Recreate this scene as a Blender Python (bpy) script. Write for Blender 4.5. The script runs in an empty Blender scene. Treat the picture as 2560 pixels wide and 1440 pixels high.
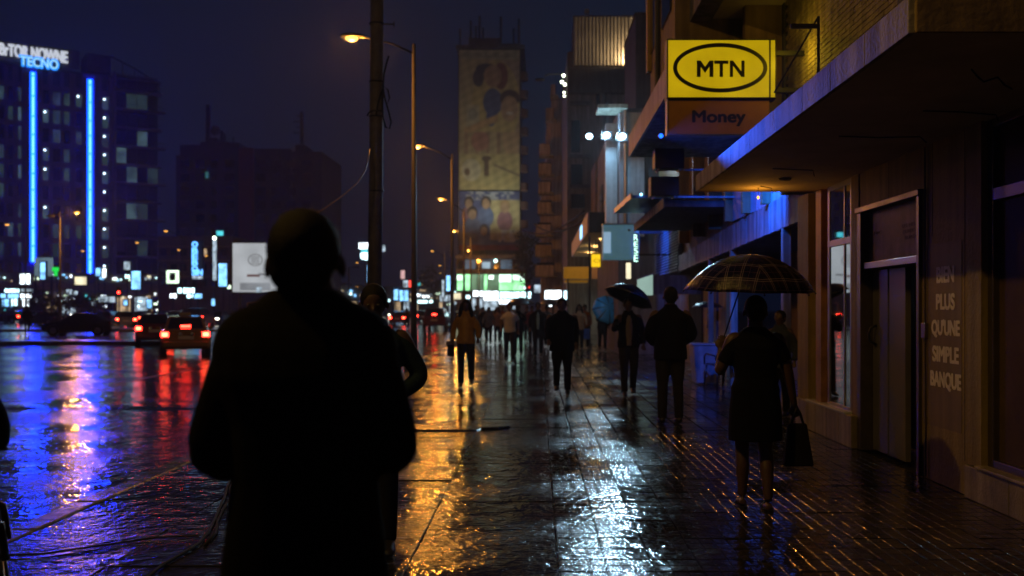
import bpy, bmesh, math, random
from math import sin, cos, pi, radians, sqrt, atan2
from mathutils import Vector, Matrix

random.seed(11)
SC = bpy.context.scene
COL = SC.collection

# ------------------------------------------------------------------ camera, sky, sun, exposure
F = 2489.0                       # focal length in photo pixels (35 mm lens on a 36 mm sensor)
VPX, VPY, EYE = 1345.0, 772.0, 1.55
camd = bpy.data.cameras.new('camera')
cam = bpy.data.objects.new('camera', camd)
COL.objects.link(cam)
cam.location = (0, 0, EYE)
cam.rotation_euler = (radians(90), 0, 0)
camd.sensor_width = 36.0
camd.lens = 35.0
camd.shift_x = -(VPX - 1280) / 2560
camd.shift_y = (VPY - 720) / 2560
camd.clip_start, camd.clip_end = 0.1, 3000
camd.dof.use_dof = True
camd.dof.focus_distance = 7.4
camd.dof.aperture_fstop = 1.8
SC.camera = cam

world = bpy.data.worlds.new('World')
SC.world = world
world.use_nodes = True
wn, wl = world.node_tree.nodes, world.node_tree.links
sky = wn.new('ShaderNodeTexSky')
sky.sky_type = 'NISHITA'
sky.sun_disc = False
sky.sun_elevation = radians(-4.0)
sky.sun_rotation = radians(35)
sky.air_density, sky.dust_density, sky.ozone_density = 1.6, 3.0, 3.0
addc = wn.new('ShaderNodeMixRGB')
addc.blend_type = 'ADD'
addc.inputs[0].default_value = 1.0
wl.new(sky.outputs[0], addc.inputs[1])
addc.inputs[2].default_value = (0.030, 0.056, 0.170, 1)      # low cloud lit by the town
tcw = wn.new('ShaderNodeTexCoord')
cld = wn.new('ShaderNodeTexNoise')                             # patchy low cloud over the whole sky
cld.inputs['Scale'].default_value = 2.4
cld.inputs['Detail'].default_value = 5
wl.new(tcw.outputs['Generated'], cld.inputs['Vector'])
clr = wn.new('ShaderNodeValToRGB')
clr.color_ramp.elements[0].position = 0.3
clr.color_ramp.elements[1].position = 0.72
clr.color_ramp.elements[0].color = (0.020, 0.042, 0.135, 1)
clr.color_ramp.elements[1].color = (0.044, 0.070, 0.200, 1)
wl.new(cld.outputs['Fac'], clr.inputs[0])
wl.new(clr.outputs[0], addc.inputs[2])
wl.new(addc.outputs[0], wn['Background'].inputs[0])
wn['Background'].inputs[1].default_value = 0.09

sund = bpy.data.lights.new('sun', 'SUN')
sund.energy = 0.01
sund.angle = radians(20)
sund.color = (0.75, 0.8, 1.0)
sun = bpy.data.objects.new('sun', sund)
sun.rotation_euler = (radians(60), 0, radians(35))
COL.objects.link(sun)

SC.view_settings.view_transform = 'Standard'
SC.view_settings.look = 'None'
SC.view_settings.exposure = 0.0
SC.view_settings.gamma = 1.0
SC.render.engine = 'CYCLES'
cy = SC.cycles
cy.use_denoising = True
try:
    cy.denoiser = 'OPENIMAGEDENOISE'
except Exception:
    pass
cy.max_bounces = 6
cy.diffuse_bounces = 2
cy.glossy_bounces = 4
cy.transmission_bounces = 4
cy.volume_bounces = 0
cy.sample_clamp_indirect = 4.0
cy.sample_clamp_direct = 0.0
cy.use_light_tree = True
cy.caustics_reflective = True
cy.blur_glossy = 1.0
cy.caustics_refractive = False


def W(px, py, d):
    """a photo pixel at a real distance d, as a point of the place"""
    return Vector(((px - VPX) / F * d, d, EYE + (VPY - py) / F * d))


# ------------------------------------------------------------------ materials
MATS = {}


def mat(name, col=(0.3, 0.3, 0.3), rough=0.6, metal=0.0, emit=None, es=1.0, var=0.25, scale=3.0,
        bump=0.0, bscale=40.0, ior=1.5, stain=0.0, rvar=0.0, alpha=None, coat=0.0):
    if name in MATS:
        return MATS[name]
    m = bpy.data.materials.new(name)
    m.use_nodes = True
    nt = m.node_tree
    n, l = nt.nodes, nt.links
    b = n['Principled BSDF']
    b.inputs['Roughness'].default_value = rough
    b.inputs['Metallic'].default_value = metal
    b.inputs['IOR'].default_value = ior
    b.inputs['Coat Weight'].default_value = coat
    b.inputs['Base Color'].default_value = (*col, 1)
    if emit:
        b.inputs['Emission Color'].default_value = (*emit, 1)
        b.inputs['Emission Strength'].default_value = es
        m.cycles.emission_sampling = 'AUTO'
    need = var > 0 or bump > 0 or rvar > 0 or stain > 0
    if need:
        tc = n.new('ShaderNodeNewGeometry')
        nz = n.new('ShaderNodeTexNoise')
        nz.inputs['Scale'].default_value = scale
        nz.inputs['Detail'].default_value = 6
        nz.inputs['Roughness'].default_value = 0.65
        l.new(tc.outputs['Position'], nz.inputs['Vector'])
    if var > 0 or stain > 0:
        cr = n.new('ShaderNodeValToRGB')
        a, c = [max(0, x * (1 - var)) for x in col], [min(1, x * (1 + var)) for x in col]
        cr.color_ramp.elements[0].position = 0.3
        cr.color_ramp.elements[1].position = 0.7
        cr.color_ramp.elements[0].color = (*a, 1)
        cr.color_ramp.elements[1].color = (*c, 1)
        l.new(nz.outputs['Fac'], cr.inputs[0])
        src = cr.outputs[0]
        if stain > 0:                                   # dirt runs: noise stretched down the wall
            mp = n.new('ShaderNodeMapping')
            mp.inputs['Scale'].default_value = (7, 7, 0.5)
            l.new(tc.outputs['Position'], mp.inputs[0])
            n2 = n.new('ShaderNodeTexNoise')
            n2.inputs['Scale'].default_value = 1.0
            n2.inputs['Detail'].default_value = 5
            l.new(mp.outputs[0], n2.inputs['Vector'])
            c2 = n.new('ShaderNodeValToRGB')
            c2.color_ramp.elements[0].position = 0.38
            c2.color_ramp.elements[1].position = 0.62
            c2.color_ramp.elements[0].color = (1 - stain,) * 3 + (1,)
            c2.color_ramp.elements[1].color = (1, 1, 1, 1)
            l.new(n2.outputs['Fac'], c2.inputs[0])
            mx = n.new('ShaderNodeMixRGB')
            mx.blend_type = 'MULTIPLY'
            mx.inputs[0].default_value = 1
            l.new(src, mx.inputs[1])
            l.new(c2.outputs[0], mx.inputs[2])
            src = mx.outputs[0]
        l.new(src, b.inputs['Base Color'])
    if rvar > 0:
        mr = n.new('ShaderNodeMapRange')
        mr.inputs['From Min'].default_value = 0.3
        mr.inputs['From Max'].default_value = 0.7
        mr.inputs['To Min'].default_value = max(0.02, rough - rvar)
        mr.inputs['To Max'].default_value = min(1, rough + rvar)
        l.new(nz.outputs['Fac'], mr.inputs[0])
        l.new(mr.outputs[0], b.inputs['Roughness'])
    if bump > 0:
        nb = n.new('ShaderNodeTexNoise')
        nb.inputs['Scale'].default_value = bscale
        nb.inputs['Detail'].default_value = 4
        l.new(tc.outputs['Position'], nb.inputs['Vector'])
        bp = n.new('ShaderNodeBump')
        bp.inputs['Strength'].default_value = bump
        bp.inputs['Distance'].default_value = 0.02
        l.new(nb.outputs['Fac'], bp.inputs['Height'])
        l.new(bp.outputs[0], b.inputs['Normal'])
    MATS[name] = m
    return m


def glow(name, col=(1, 1, 1), s=1.0, var=0.0, scale=1.5):
    """a thing that gives off light; var lets a lit panel be uneven like tubes behind acrylic"""
    if name in MATS:
        return MATS[name]
    m = mat(name, (0.02, 0.02, 0.02), 0.5, emit=col, es=s, var=0)
    if var > 0:
        n, l = m.node_tree.nodes, m.node_tree.links
        g = n.new('ShaderNodeNewGeometry')
        nz = n.new('ShaderNodeTexNoise')
        nz.inputs['Scale'].default_value = scale
        nz.inputs['Detail'].default_value = 3
        l.new(g.outputs['Position'], nz.inputs['Vector'])
        mr = n.new('ShaderNodeMapRange')
        mr.inputs['From Min'].default_value = 0.3
        mr.inputs['From Max'].default_value = 0.7
        mr.inputs['To Min'].default_value = s * (1 - var)
        mr.inputs['To Max'].default_value = s * (1 + var)
        l.new(nz.outputs['Fac'], mr.inputs[0])
        l.new(mr.outputs[0], n['Principled BSDF'].inputs['Emission Strength'])
    return m


def wet(name, col, r0, r1, h1, h2, s1=2.2, s2=11.0, puddle=0.5, stretch=1.0):
    """rain-wet ground: a film of water, smoother in the puddles, rippled and grainy elsewhere"""
    m = bpy.data.materials.new(name)
    m.use_nodes = True
    n, l = m.node_tree.nodes, m.node_tree.links
    b = n['Principled BSDF']
    b.inputs['IOR'].default_value = 1.45
    g = n.new('ShaderNodeNewGeometry')

    def noise(sc, det=4, vec=None):
        z = n.new('ShaderNodeTexNoise')
        z.inputs['Scale'].default_value = sc
        z.inputs['Detail'].default_value = det
        z.inputs['Roughness'].default_value = 0.6
        l.new(vec or g.outputs['Position'], z.inputs['Vector'])
        return z
    mp = n.new('ShaderNodeMapping')
    mp.inputs['Scale'].default_value = (1, stretch, 1)
    l.new(g.outputs['Position'], mp.inputs[0])
    npud = noise(0.55, 5)
    nc = noise(5.0, 8)
    nf = noise(s2, 3, mp.outputs[0])
    nm = noise(s1, 3, mp.outputs[0])
    cr = n.new('ShaderNodeValToRGB')
    cr.color_ramp.elements[0].position = 0.32
    cr.color_ramp.elements[1].position = 0.7
    cr.color_ramp.elements[0].color = (*[c * 0.6 for c in col], 1)
    cr.color_ramp.elements[1].color = (*[c * 1.4 for c in col], 1)
    l.new(nc.outputs['Fac'], cr.inputs[0])
    l.new(cr.outputs[0], b.inputs['Base Color'])
    dry = n.new('ShaderNodeMapRange')
    dry.interpolation_type = 'SMOOTHSTEP'
    dry.inputs['From Min'].default_value = puddle - 0.1
    dry.inputs['From Max'].default_value = puddle + 0.1
    l.new(npud.outputs['Fac'], dry.inputs[0])
    mr = n.new('ShaderNodeMapRange')
    mr.inputs['To Min'].default_value = r0
    mr.inputs['To Max'].default_value = r1
    l.new(dry.outputs[0], mr.inputs[0])
    l.new(mr.outputs[0], b.inputs['Roughness'])
    bp = n.new('ShaderNodeBump')
    bp.inputs['Strength'].default_value = 1.0
    bp.inputs['Distance'].default_value = h1
    l.new(nm.outputs['Fac'], bp.inputs['Height'])
    ms = n.new('ShaderNodeMath')
    ms.operation = 'MULTIPLY_ADD'
    l.new(dry.outputs[0], ms.inputs[0])
    ms.inputs[1].default_value = 0.7
    ms.inputs[2].default_value = 0.35
    bp2 = n.new('ShaderNodeBump')
    bp2.inputs['Distance'].default_value = h2
    l.new(ms.outputs[0], bp2.inputs['Strength'])
    l.new(nf.outputs['Fac'], bp2.inputs['Height'])
    l.new(bp.outputs[0], bp2.inputs['Normal'])
    l.new(bp2.outputs[0], b.inputs['Normal'])
    MATS[name] = m
    return m


# ------------------------------------------------------------------ objects
ORG = {}


def props(o, label=None, cat=None, group=None, kind=None):
    if label: o['label'] = label
    if cat: o['category'] = cat
    if group: o['group'] = group
    if kind: o['kind'] = kind
    return o


def thing(name, label, cat, loc=(0, 0, 0), rotz=0.0, group=None, local=False):
    o = bpy.data.objects.new(name, None)
    o.empty_display_size = 0.2
    COL.objects.link(o)
    o.location = loc
    o.rotation_euler = (0, 0, rotz)
    ORG[o] = Vector((0, 0, 0)) if local else Vector(loc)
    return props(o, label, cat, group)


def link(name, mesh, parent=None, m=None):
    o = bpy.data.objects.new(name, mesh)
    COL.objects.link(o)
    if parent is not None:
        o.parent = parent
        ORG[o] = ORG[parent]
    else:
        ORG[o] = Vector((0, 0, 0))
    if m is not None:
        mesh.materials.clear()
        mesh.materials.append(m)
    return o


def frame_of(d, up=None):
    d = d.normalized()
    up = up or (Vector((0, 0, 1)) if abs(d.z) < 0.95 else Vector((0, 1, 0)))
    x = d.cross(up).normalized()
    return x, x.cross(d).normalized()


class MB:
    """collects shapes; build() links them as one mesh object"""

    def __init__(s):
        s.v, s.f, s.uv = [], [], None

    def add(s, vs, fs):
        k = len(s.v)
        s.v += [tuple(v) for v in vs]
        s.f += [tuple(i + k for i in f) for f in fs]
        return s

    def box(s, x0, x1, y0, y1, z0, z1):
        return s.add([(x0, y0, z0), (x1, y0, z0), (x1, y1, z0), (x0, y1, z0), (x0, y0, z1), (x1, y0, z1), (x1, y1, z1), (x0, y1, z1)],
                     [(3, 2, 1, 0), (4, 5, 6, 7), (0, 1, 5, 4), (1, 2, 6, 5), (2, 3, 7, 6), (3, 0, 4, 7)])

    def hexa(s, p):
        """eight corners in the order of box()"""
        return s.add(p, [(3, 2, 1, 0), (4, 5, 6, 7), (0, 1, 5, 4), (1, 2, 6, 5), (2, 3, 7, 6), (3, 0, 4, 7)])

    def quad(s, a, b, c, d):
        return s.add([a, b, c, d], [(0, 1, 2, 3)])

    def tube(s, pts, radii, n=10, cap=True, flat=None):
        pts = [Vector(p) for p in pts]
        if not isinstance(radii, (list, tuple)):
            radii = [radii] * len(pts)
        rings, x = [], None
        for i, p in enumerate(pts):
            d = (pts[min(i + 1, len(pts) - 1)] - pts[max(i - 1, 0)])
            if d.length < 1e-9: d = Vector((0, 0, 1))
            d.normalize()
            if x is None:
                x, y = frame_of(d)
            else:
                x = (x - d * x.dot(d)).normalized()
                y = d.cross(x)
            y = d.cross(x)
            r = radii[i]
            rx, ry = r if isinstance(r, tuple) else (r, r)
            rings.append([p + x * (rx * cos(2 * pi * k / n)) + y * (ry * sin(2 * pi * k / n)) for k in range(n)])
        return s.loft(rings, cap)

    def loft(s, rings, cap=True, closed=True):
        n = len(rings[0])
        vs = [v for r in rings for v in r]
        fs = []
        for i in range(len(rings) - 1):
            for k in range(n if closed else n - 1):
                a, b = i * n + k, i * n + (k + 1) % n
                fs.append((a, b, b + n, a + n))
        if cap:
            fs.append(tuple(range(n - 1, -1, -1)))
            fs.append(tuple((len(rings) - 1) * n + k for k in range(n)))
        return s.add(vs, fs)

    def ball(s, c, rx, ry=None, rz=None, n=14, m=9, rot=None):
        ry, rz = ry or rx, rz or rx
        c = Vector(c)
        rings = []
        for i in range(m + 1):
            t = -pi / 2 + pi * (0.02 + 0.96 * i / m)
            ring = []
            for k in range(n):
                v = Vector((rx * cos(t) * cos(2 * pi * k / n), ry * cos(t) * sin(2 * pi * k / n), rz * sin(t)))
                ring.append(c + (rot @ v if rot else v))
            rings.append(ring)
        return s.loft(rings)

    def lathe(s, prof, c=(0, 0, 0), n=16, cap=True):
        c = Vector(c)
        return s.loft([[c + Vector((r * cos(2 * pi * k / n), r * sin(2 * pi * k / n), z)) for k in range(n)] for r, z in prof], cap)

    def prism(s, poly, y0, y1, axis='y'):
        """poly: list of (a, b); extruded along axis"""
        def P(a, b, t):
            return {'y': (a, t, b), 'x': (t, a, b), 'z': (a, b, t)}[axis]
        n = len(poly)
        vs = [P(a, b, y0) for a, b in poly] + [P(a, b, y1) for a, b in poly]
        fs = [tuple(range(n)), tuple(range(2 * n - 1, n - 1, -1))]
        fs += [(k, k + n, (k + 1) % n + n, (k + 1) % n) for k in range(n)]
        return s.add(vs, fs)

    def mesh(s, name, org=Vector((0, 0, 0))):
        me = bpy.data.meshes.new(name)
        me.from_pydata([(v[0] - org.x, v[1] - org.y, v[2] - org.z) for v in s.v], [], s.f)
        bm = bmesh.new()
        bm.from_mesh(me)
        bmesh.ops.recalc_face_normals(bm, faces=bm.faces)
        bm.to_mesh(me)
        bm.free()
        return me

    def build(s, name, m, parent=None, bevel=0.0, smooth=False, seg=2):
        org = ORG[parent] if parent is not None else Vector((0, 0, 0))
        me = s.mesh(name, org)
        o = link(name, me, parent, m)
        if smooth:
            me.polygons.foreach_set('use_smooth', [True] * len(me.polygons))
        if bevel > 0:
            b = o.modifiers.new('bevel', 'BEVEL')
            b.width = bevel
            b.segments = seg
            b.limit_method = 'ANGLE'
            b.angle_limit = radians(40)
        return o


def B(name, m, parent, x0, x1, y0, y1, z0, z1, bevel=0.0):
    return MB().box(min(x0, x1), max(x0, x1), min(y0, y1), max(y0, y1), min(z0, z1), max(z0, z1)).build(name, m, parent, bevel)


def solo(o, label, cat, group=None, kind=None):
    return props(o, label, cat, group, kind)


def copy_tree(o, parent=None):
    c = o.copy()
    COL.objects.link(c)
    c.parent = parent
    ORG[c] = ORG[o]
    for ch in o.children:
        copy_tree(ch, c)
    return c


def text_mesh(txt, size, offset=0.0, extrude=0.004, align='CENTER', shear=0.0, spacing=1.0):
    cu = bpy.data.curves.new('lettering', 'FONT')
    cu.body = txt
    cu.size = size
    cu.offset = offset
    cu.extrude = extrude
    cu.align_x = align
    cu.align_y = 'CENTER'
    cu.shear = shear
    cu.space_character = spacing
    o = bpy.data.objects.new('lettering', cu)
    COL.objects.link(o)
    dg = bpy.context.evaluated_depsgraph_get()
    me = bpy.data.meshes.new_from_object(o.evaluated_get(dg))
    bpy.data.objects.remove(o)
    bpy.data.curves.remove(cu)
    return me


def text(name, txt, size, m, parent, pos, rot, offset=0.0, sx=1.0, fit=None, bold=0.0, **kw):
    """lettering mesh; rot is an Euler; pos a world point; fit=(w,h) scales to that size"""
    me = text_mesh(txt, size, 0.0, **kw)
    xs = [v.co.x for v in me.vertices]
    ys = [v.co.y for v in me.vertices]
    if fit:
        fx, fy = fit[0] / max(1e-6, max(xs) - min(xs)), fit[1] / max(1e-6, max(ys) - min(ys))
    else:
        fx, fy = sx, 1.0
    cx, cy_ = (max(xs) + min(xs)) / 2, (max(ys) + min(ys)) / 2
    for v in me.vertices:
        v.co.x = (v.co.x - cx) * fx
        v.co.y = (v.co.y - cy_) * fy
    if bold > 0:                       # thicken the strokes: shifted copies, each a hair apart in depth
        v0 = [v.co.copy() for v in me.vertices]
        f0 = [tuple(p.vertices) for p in me.polygons]
        vs, fs = [], []
        for k, (ox, oy) in enumerate(((0, 0), (1, 0), (-1, 0), (.5, .7), (-.5, .7), (.5, -.7), (-.5, -.7))):
            n0 = len(vs)
            vs += [(v.x + ox * bold, v.y + oy * bold, v.z * (1 + .04 * k)) for v in v0]
            fs += [tuple(i + n0 for i in f) for f in f0]
        me = bpy.data.meshes.new(name)
        me.from_pydata(vs, [], fs)
    o = link(name, me, parent, m)
    o.location = Vector(pos) - (ORG[parent] if parent is not None else Vector((0, 0, 0)))
    o.rotation_euler = rot
    return o


FACE_CAM = (radians(90), 0, 0)                # lettering that faces down the street to the camera
FACE_ROAD = (radians(90), 0, radians(-90))    # lettering on a wall that faces the road (-X)


def lamp(name, kind, loc, energy, col, parent=None, size=0.1, target=None, cone=150, blend=0.6):
    ld = bpy.data.lights.new(name, kind)
    ld.energy = energy
    ld.color = col
    if kind in ('POINT', 'SPOT'):
        ld.shadow_soft_size = size
    if kind == 'SPOT':
        ld.spot_size = radians(cone)
        ld.spot_blend = blend
    o = bpy.data.objects.new(name, ld)
    COL.objects.link(o)
    org = ORG[parent] if parent is not None else Vector((0, 0, 0))
    o.location = Vector(loc) - org
    if parent is not None:
        o.parent = parent
    if target is not None:
        o.rotation_euler = (Vector(target) - Vector(loc)).to_track_quat('-Z', 'Y').to_euler()
    return o


# ------------------------------------------------------------------ common materials
M_asph = wet('wet_asphalt', (0.016, 0.016, 0.018), 0.045, 0.20, 0.020, 0.0090, 2.6, 10, 0.50)
M_slab = wet('wet_paving_slab', (0.020, 0.018, 0.017), 0.045, 0.20, 0.018, 0.0105, 3.4, 11, 0.50)
M_paver = wet('wet_paver', (0.024, 0.021, 0.020), 0.05, 0.22, 0.012, 0.0085, 4.0, 13, 0.50)
M_joint = wet('wet_joint_sand', (0.022, 0.02, 0.018), 0.15, 0.4, 0.008, 0.004, 4.0, 30)
M_kerb = wet('wet_kerb_stone', (0.13, 0.12, 0.115), 0.12, 0.35, 0.008, 0.004, 4.0, 25)
M_paint = wet('worn_road_paint', (0.35, 0.34, 0.32), 0.15, 0.35, 0.01, 0.006, 4.0, 20)
M_conc = mat('stained_concrete', (0.34, 0.31, 0.22), 0.75, var=0.3, scale=2.0, stain=0.6, bump=0.35, bscale=30)
M_soff = mat('soffit_plaster', (0.55, 0.48, 0.38), 0.85, var=0.2, scale=1.5, bump=0.3, bscale=12)
M_wall = mat('ochre_render', (0.31, 0.23, 0.06), 0.7, var=0.2, scale=2.5, stain=0.35, bump=0.3, bscale=25)
M_wall2 = mat('brown_render', (0.25, 0.17, 0.06), 0.7, var=0.25, scale=2.0, stain=0.4, bump=0.3, bscale=25)
M_plinth = mat('plinth_stone', (0.33, 0.27, 0.16), 0.5, var=0.3, scale=4, stain=0.4, bump=0.3)
M_grey = mat('grey_render', (0.22, 0.21, 0.22), 0.8, var=0.25, scale=0.8, stain=0.45, bump=0.2, bscale=8)
M_dgrey = mat('dark_render', (0.09, 0.09, 0.1), 0.8, var=0.3, scale=0.8, stain=0.4)
M_alu = mat('dull_aluminium', (0.30, 0.30, 0.30), 0.38, 0.85, var=0.2, scale=6, rvar=0.1)
M_dalu = mat('dark_bronze_frame', (0.12, 0.10, 0.08), 0.4, 0.6, var=0.2, scale=6, rvar=0.1)
M_glass = mat('dark_window_glass', (0.008, 0.009, 0.011), 0.03, var=0, ior=1.75)
M_glassf = mat('far_window_glass', (0.01, 0.012, 0.016), 0.08, var=0, ior=1.6)
M_black = mat('black_metal', (0.02, 0.02, 0.022), 0.45, 0.3, var=0.2)
M_steel = mat('weathered_steel_paint', (0.055, 0.05, 0.047), 0.6, 0.0, var=0.25, scale=5, rvar=0.12)
M_cable = mat('black_rubber_cable', (0.004, 0.0035, 0.003), 0.8, var=0.2)
M_dark = mat('dark_void', (0.012, 0.011, 0.01), 0.9, var=0)
# ================================================================== THE SETTING: ground, road, pavement
solo(MB().quad((-400, -40, -0.2), (280, -40, -0.2), (280, 880, -0.2), (-400, 880, -0.2)).build('ground', M_dark), 'dark ground reaching to the horizon', None, kind='structure')
road = MB().quad((-140, -20, -0.13), (-3.7, -20, -0.13), (-3.7, 44, -0.13), (-140, 44, -0.13))
road.quad((-140, 44, -0.13), (-3.7, 44, -0.13), (-9, 170, -0.13), (-140, 170, -0.13))
road.quad((-140, 170, -0.13), (-9, 170, -0.13), (-30, 420, -0.13), (-140, 420, -0.13))
solo(road.build('road', M_asph), 'wet asphalt road full of reflected lights', None, kind='structure')

pv = MB().box(-3.5, 7.0, -6, 44, -0.2, -0.034).build('pavement', M_joint)
solo(pv, 'wet paved footpath along the shops', None, kind='structure')
far = MB().quad((-3.5, 44, 0), (8, 44, 0), (8, 170, 0), (-8.6, 170, 0))
far.quad((-3.5, 44, -0.2), (-3.5, 44, 0), (-8.6, 170, 0), (-8.6, 170, -0.2))
solo(far.build('far_pavement', M_slab), 'wet far end of the footpath', None, kind='structure')


def tile_mesh(name, w, l, h, m, bev=0.008, nx=1, ny=1, gap=0.005, dip=0.004):
    """a slab with chamfered edges; nx, ny split its face into moulded bricks"""
    mb = MB()
    mb.box(-w / 2, w / 2, -l / 2, l / 2, -h, -dip if nx * ny > 1 else -bev * 0.7)
    bw, bl = w / nx, l / ny
    for i in range(nx):
        for j in range(ny):
            cx, cy_ = -w / 2 + (i + .5) * bw, -l / 2 + (j + .5) * bl
            a, b = bw / 2 - (gap / 2 if nx > 1 else 0), bl / 2 - (gap / 2 if ny > 1 else 0)
            z0 = -dip if nx * ny > 1 else -bev * 0.7
            mb.add([(cx - a, cy_ - b, z0), (cx + a, cy_ - b, z0), (cx + a, cy_ + b, z0), (cx - a, cy_ + b, z0),
                    (cx - a + bev, cy_ - b + bev, 0), (cx + a - bev, cy_ - b + bev, 0), (cx + a - bev, cy_ + b - bev, 0), (cx - a + bev, cy_ + b - bev, 0)],
                   [(4, 5, 6, 7), (0, 1, 5, 4), (1, 2, 6, 5), (2, 3, 7, 6), (3, 0, 4, 7)])
    me = mb.mesh(name)
    me.materials.append(m)
    return me


rs = random.Random(3)
slab_me = tile_mesh('paving_slab', 0.900, 0.995, 0.034, M_slab, 0.005)
for j in range(41):
    for i in range(4):
        o = link('paving_slab', slab_me, pv)
        o.location = (-3.5 + 0.905 * (i + .5), 3.5 + j, rs.uniform(-0.003, 0.002))
        o.rotation_euler = (rs.gauss(0, 0.0035), rs.gauss(0, 0.0035), rs.gauss(0, 0.002))
near = MB()
for j in range(-6, 3):
    for i in range(4):
        x, y = -3.5 + 0.905 * (i + .5), j + .5
        near.box(x - .446, x + .446, y - .49, y + .49, -0.033, -0.001)
props(near.build('slab_rows', M_slab, pv), kind='stuff')
PW = 0.285
paver_me = tile_mesh('paver', 0.280, 0.280, 0.03, M_paver, 0.004, 3, 2, 0.005, 0.004)
rest = MB()
for j in range(-36, 135):
    for i in range(12):
        x, y = 0.125 + PW * (i + .5), 5.3 + PW * (j + .5)
        if 0 <= j < 25:
            o = link('paver', paver_me, pv)
            o.location = (x, y, rs.uniform(-0.003, 0.002))
            o.rotation_euler = (rs.gauss(0, 0.010), rs.gauss(0, 0.010), rs.gauss(0, 0.008))
        else:
            tx, ty, z = rs.gauss(0, 0.0013), rs.gauss(0, 0.0013), rs.uniform(-0.004, 0.0)
            a = 0.136
            rest.add([(x - a, y - a, z - .02), (x + a, y - a, z - .02), (x + a, y + a, z - .02), (x - a, y + a, z - .02),
                      (x - a + .006, y - a + .006, z - tx - ty), (x + a - .006, y - a + .006, z + tx - ty), (x + a - .006, y + a - .006, z + tx + ty), (x - a + .006, y + a - .006, z - tx + ty)],
                     [(4, 5, 6, 7), (0, 1, 5, 4), (1, 2, 6, 5), (2, 3, 7, 6), (3, 0, 4, 7)])
props(rest.build('paver_rows', M_paver, pv), kind='stuff')
arc = MB().box(3.57, 7.0, 13.45, 44, -0.033, -0.006).build('arcade_floor', mat('wet_terrazzo', (0.06, 0.05, 0.04), 0.25, var=0.3, scale=6, rvar=0.12), pv)

kb = MB().box(-3.52, -3.51, -6, 44, -0.2, -0.02).build('kerb', M_joint)
solo(kb, 'stone kerb between the footpath and the road', None, kind='structure')
kme = MB().box(-0.1, 0.1, -0.488, 0.488, -0.2, 0.0).mesh('kerb_stone')
kme.materials.append(M_kerb)
for j in range(46):
    o = link('kerb_stone', kme, kb)
    o.location = (-3.63, -1.5 + j, rs.uniform(-.006, .004))
    o.rotation_euler = (rs.gauss(0, .004), rs.gauss(0, .01), rs.gauss(0, .004))
    bv = o.modifiers.new('bevel', 'BEVEL')
    bv.width = 0.018
    bv.segments = 2
# gutter strip and worn lane lines
ml = MB()
ml.quad((-3.98, -4, -0.126), (-3.74, -4, -0.126), (-3.74, 44, -0.126), (-3.98, 44, -0.126))
solo(ml.build('gutter', M_kerb), 'concrete gutter strip beside the kerb', None, kind='structure')
for k in range(9):
    y = 6 + 9 * k
    solo(MB().quad((-9.6, y, -0.126), (-9.45, y, -0.126), (-9.45, y + 3.2, -0.126), (-9.6, y + 3.2, -0.126)).build('lane_marking', M_paint),
         'worn white dash of the lane line on the wet road', None, kind='structure')
hump = MB()
prof = [(16.4, -0.132), (16.75, -0.112), (17.1, -0.106), (17.45, -0.112), (17.8, -0.132)]
hump.loft([[(x, y + 0.02 * (-3.9 - x), z) for y, z in prof] for x in (-26, -3.95)], cap=False, closed=False)
solo(hump.build('speed_hump', M_asph), 'low asphalt speed hump across the wet road', None, kind='structure')
isl = MB()
isl.box(-44, -17.5, 46.5, 49.5, -0.13, 0.03)
solo(isl.build('traffic_island', M_kerb, bevel=0.03), 'long kerbed traffic island in the road', None, kind='structure')
solo(MB().box(-90, -20, 74, 82, -0.13, 0.02).build('far_island', M_kerb, bevel=0.03), 'kerbed island between the lines of parked cars', None, kind='structure')

# broken raised slab across the footpath
bs = thing('broken_slab', 'broken raised paving slab with a puddle edge on the wet footpath', 'paving slab', (-1.15, 12.9, 0))
MB().hexa([(-1.75, 12.5, -0.01), (-0.75, 12.6, -0.01), (-0.55, 13.25, -0.01), (-1.8, 13.3, -0.01), (-1.72, 12.56, 0.03), (-0.78, 12.66, 0.012), (-0.58, 13.2, 0.008), (-1.78, 13.25, 0.035)]).build('slab', M_slab, bs, 0.01)
MB().hexa([(-0.74, 12.75, 0), (-0.5, 12.8, 0), (-0.35, 13.0, 0), (-0.6, 13.05, 0), (-0.72, 12.77, 0.03), (-0.52, 12.81, 0.02), (-0.38, 12.98, 0.025), (-0.6, 13.03, 0.03)]).build('chip', M_slab, bs, 0.006)

# ================================================================== NEAR BUILDING (bank) on the right
WX = 3.56
bk = thing('bank_building', 'ochre bank front with concrete canopy, dark doorway and brick upper wall', 'building', (WX, 8.0, 0))


def wallp(name, m, y0, y1, z0, z1, x0=WX, x1=WX + 0.35, bevel=0.0, par=None):
    return MB().box(x0, x1, y0, y1, z0, z1).build(name, m, par or bk, bevel)


# piers and spandrels leave real openings
wallp('pier', M_wall, 7.93, 8.2, 0.28, 3.05, WX - 0.03)
wallp('wall', M_wall, 8.2, 9.23, 0.0, 3.05)
wallp('pier', M_wall2, 11.02, 11.28, 0.36, 3.05, WX - 0.012)
wallp('pier', M_wall, 12.9, 13.42, 0.36, 3.05, WX - 0.06)
wallp('lintel', M_wall2, 9.23, 11.02, 2.62, 3.05)
wallp('wall', M_wall2, -3, 2.0, 0.0, 3.05)
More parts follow.
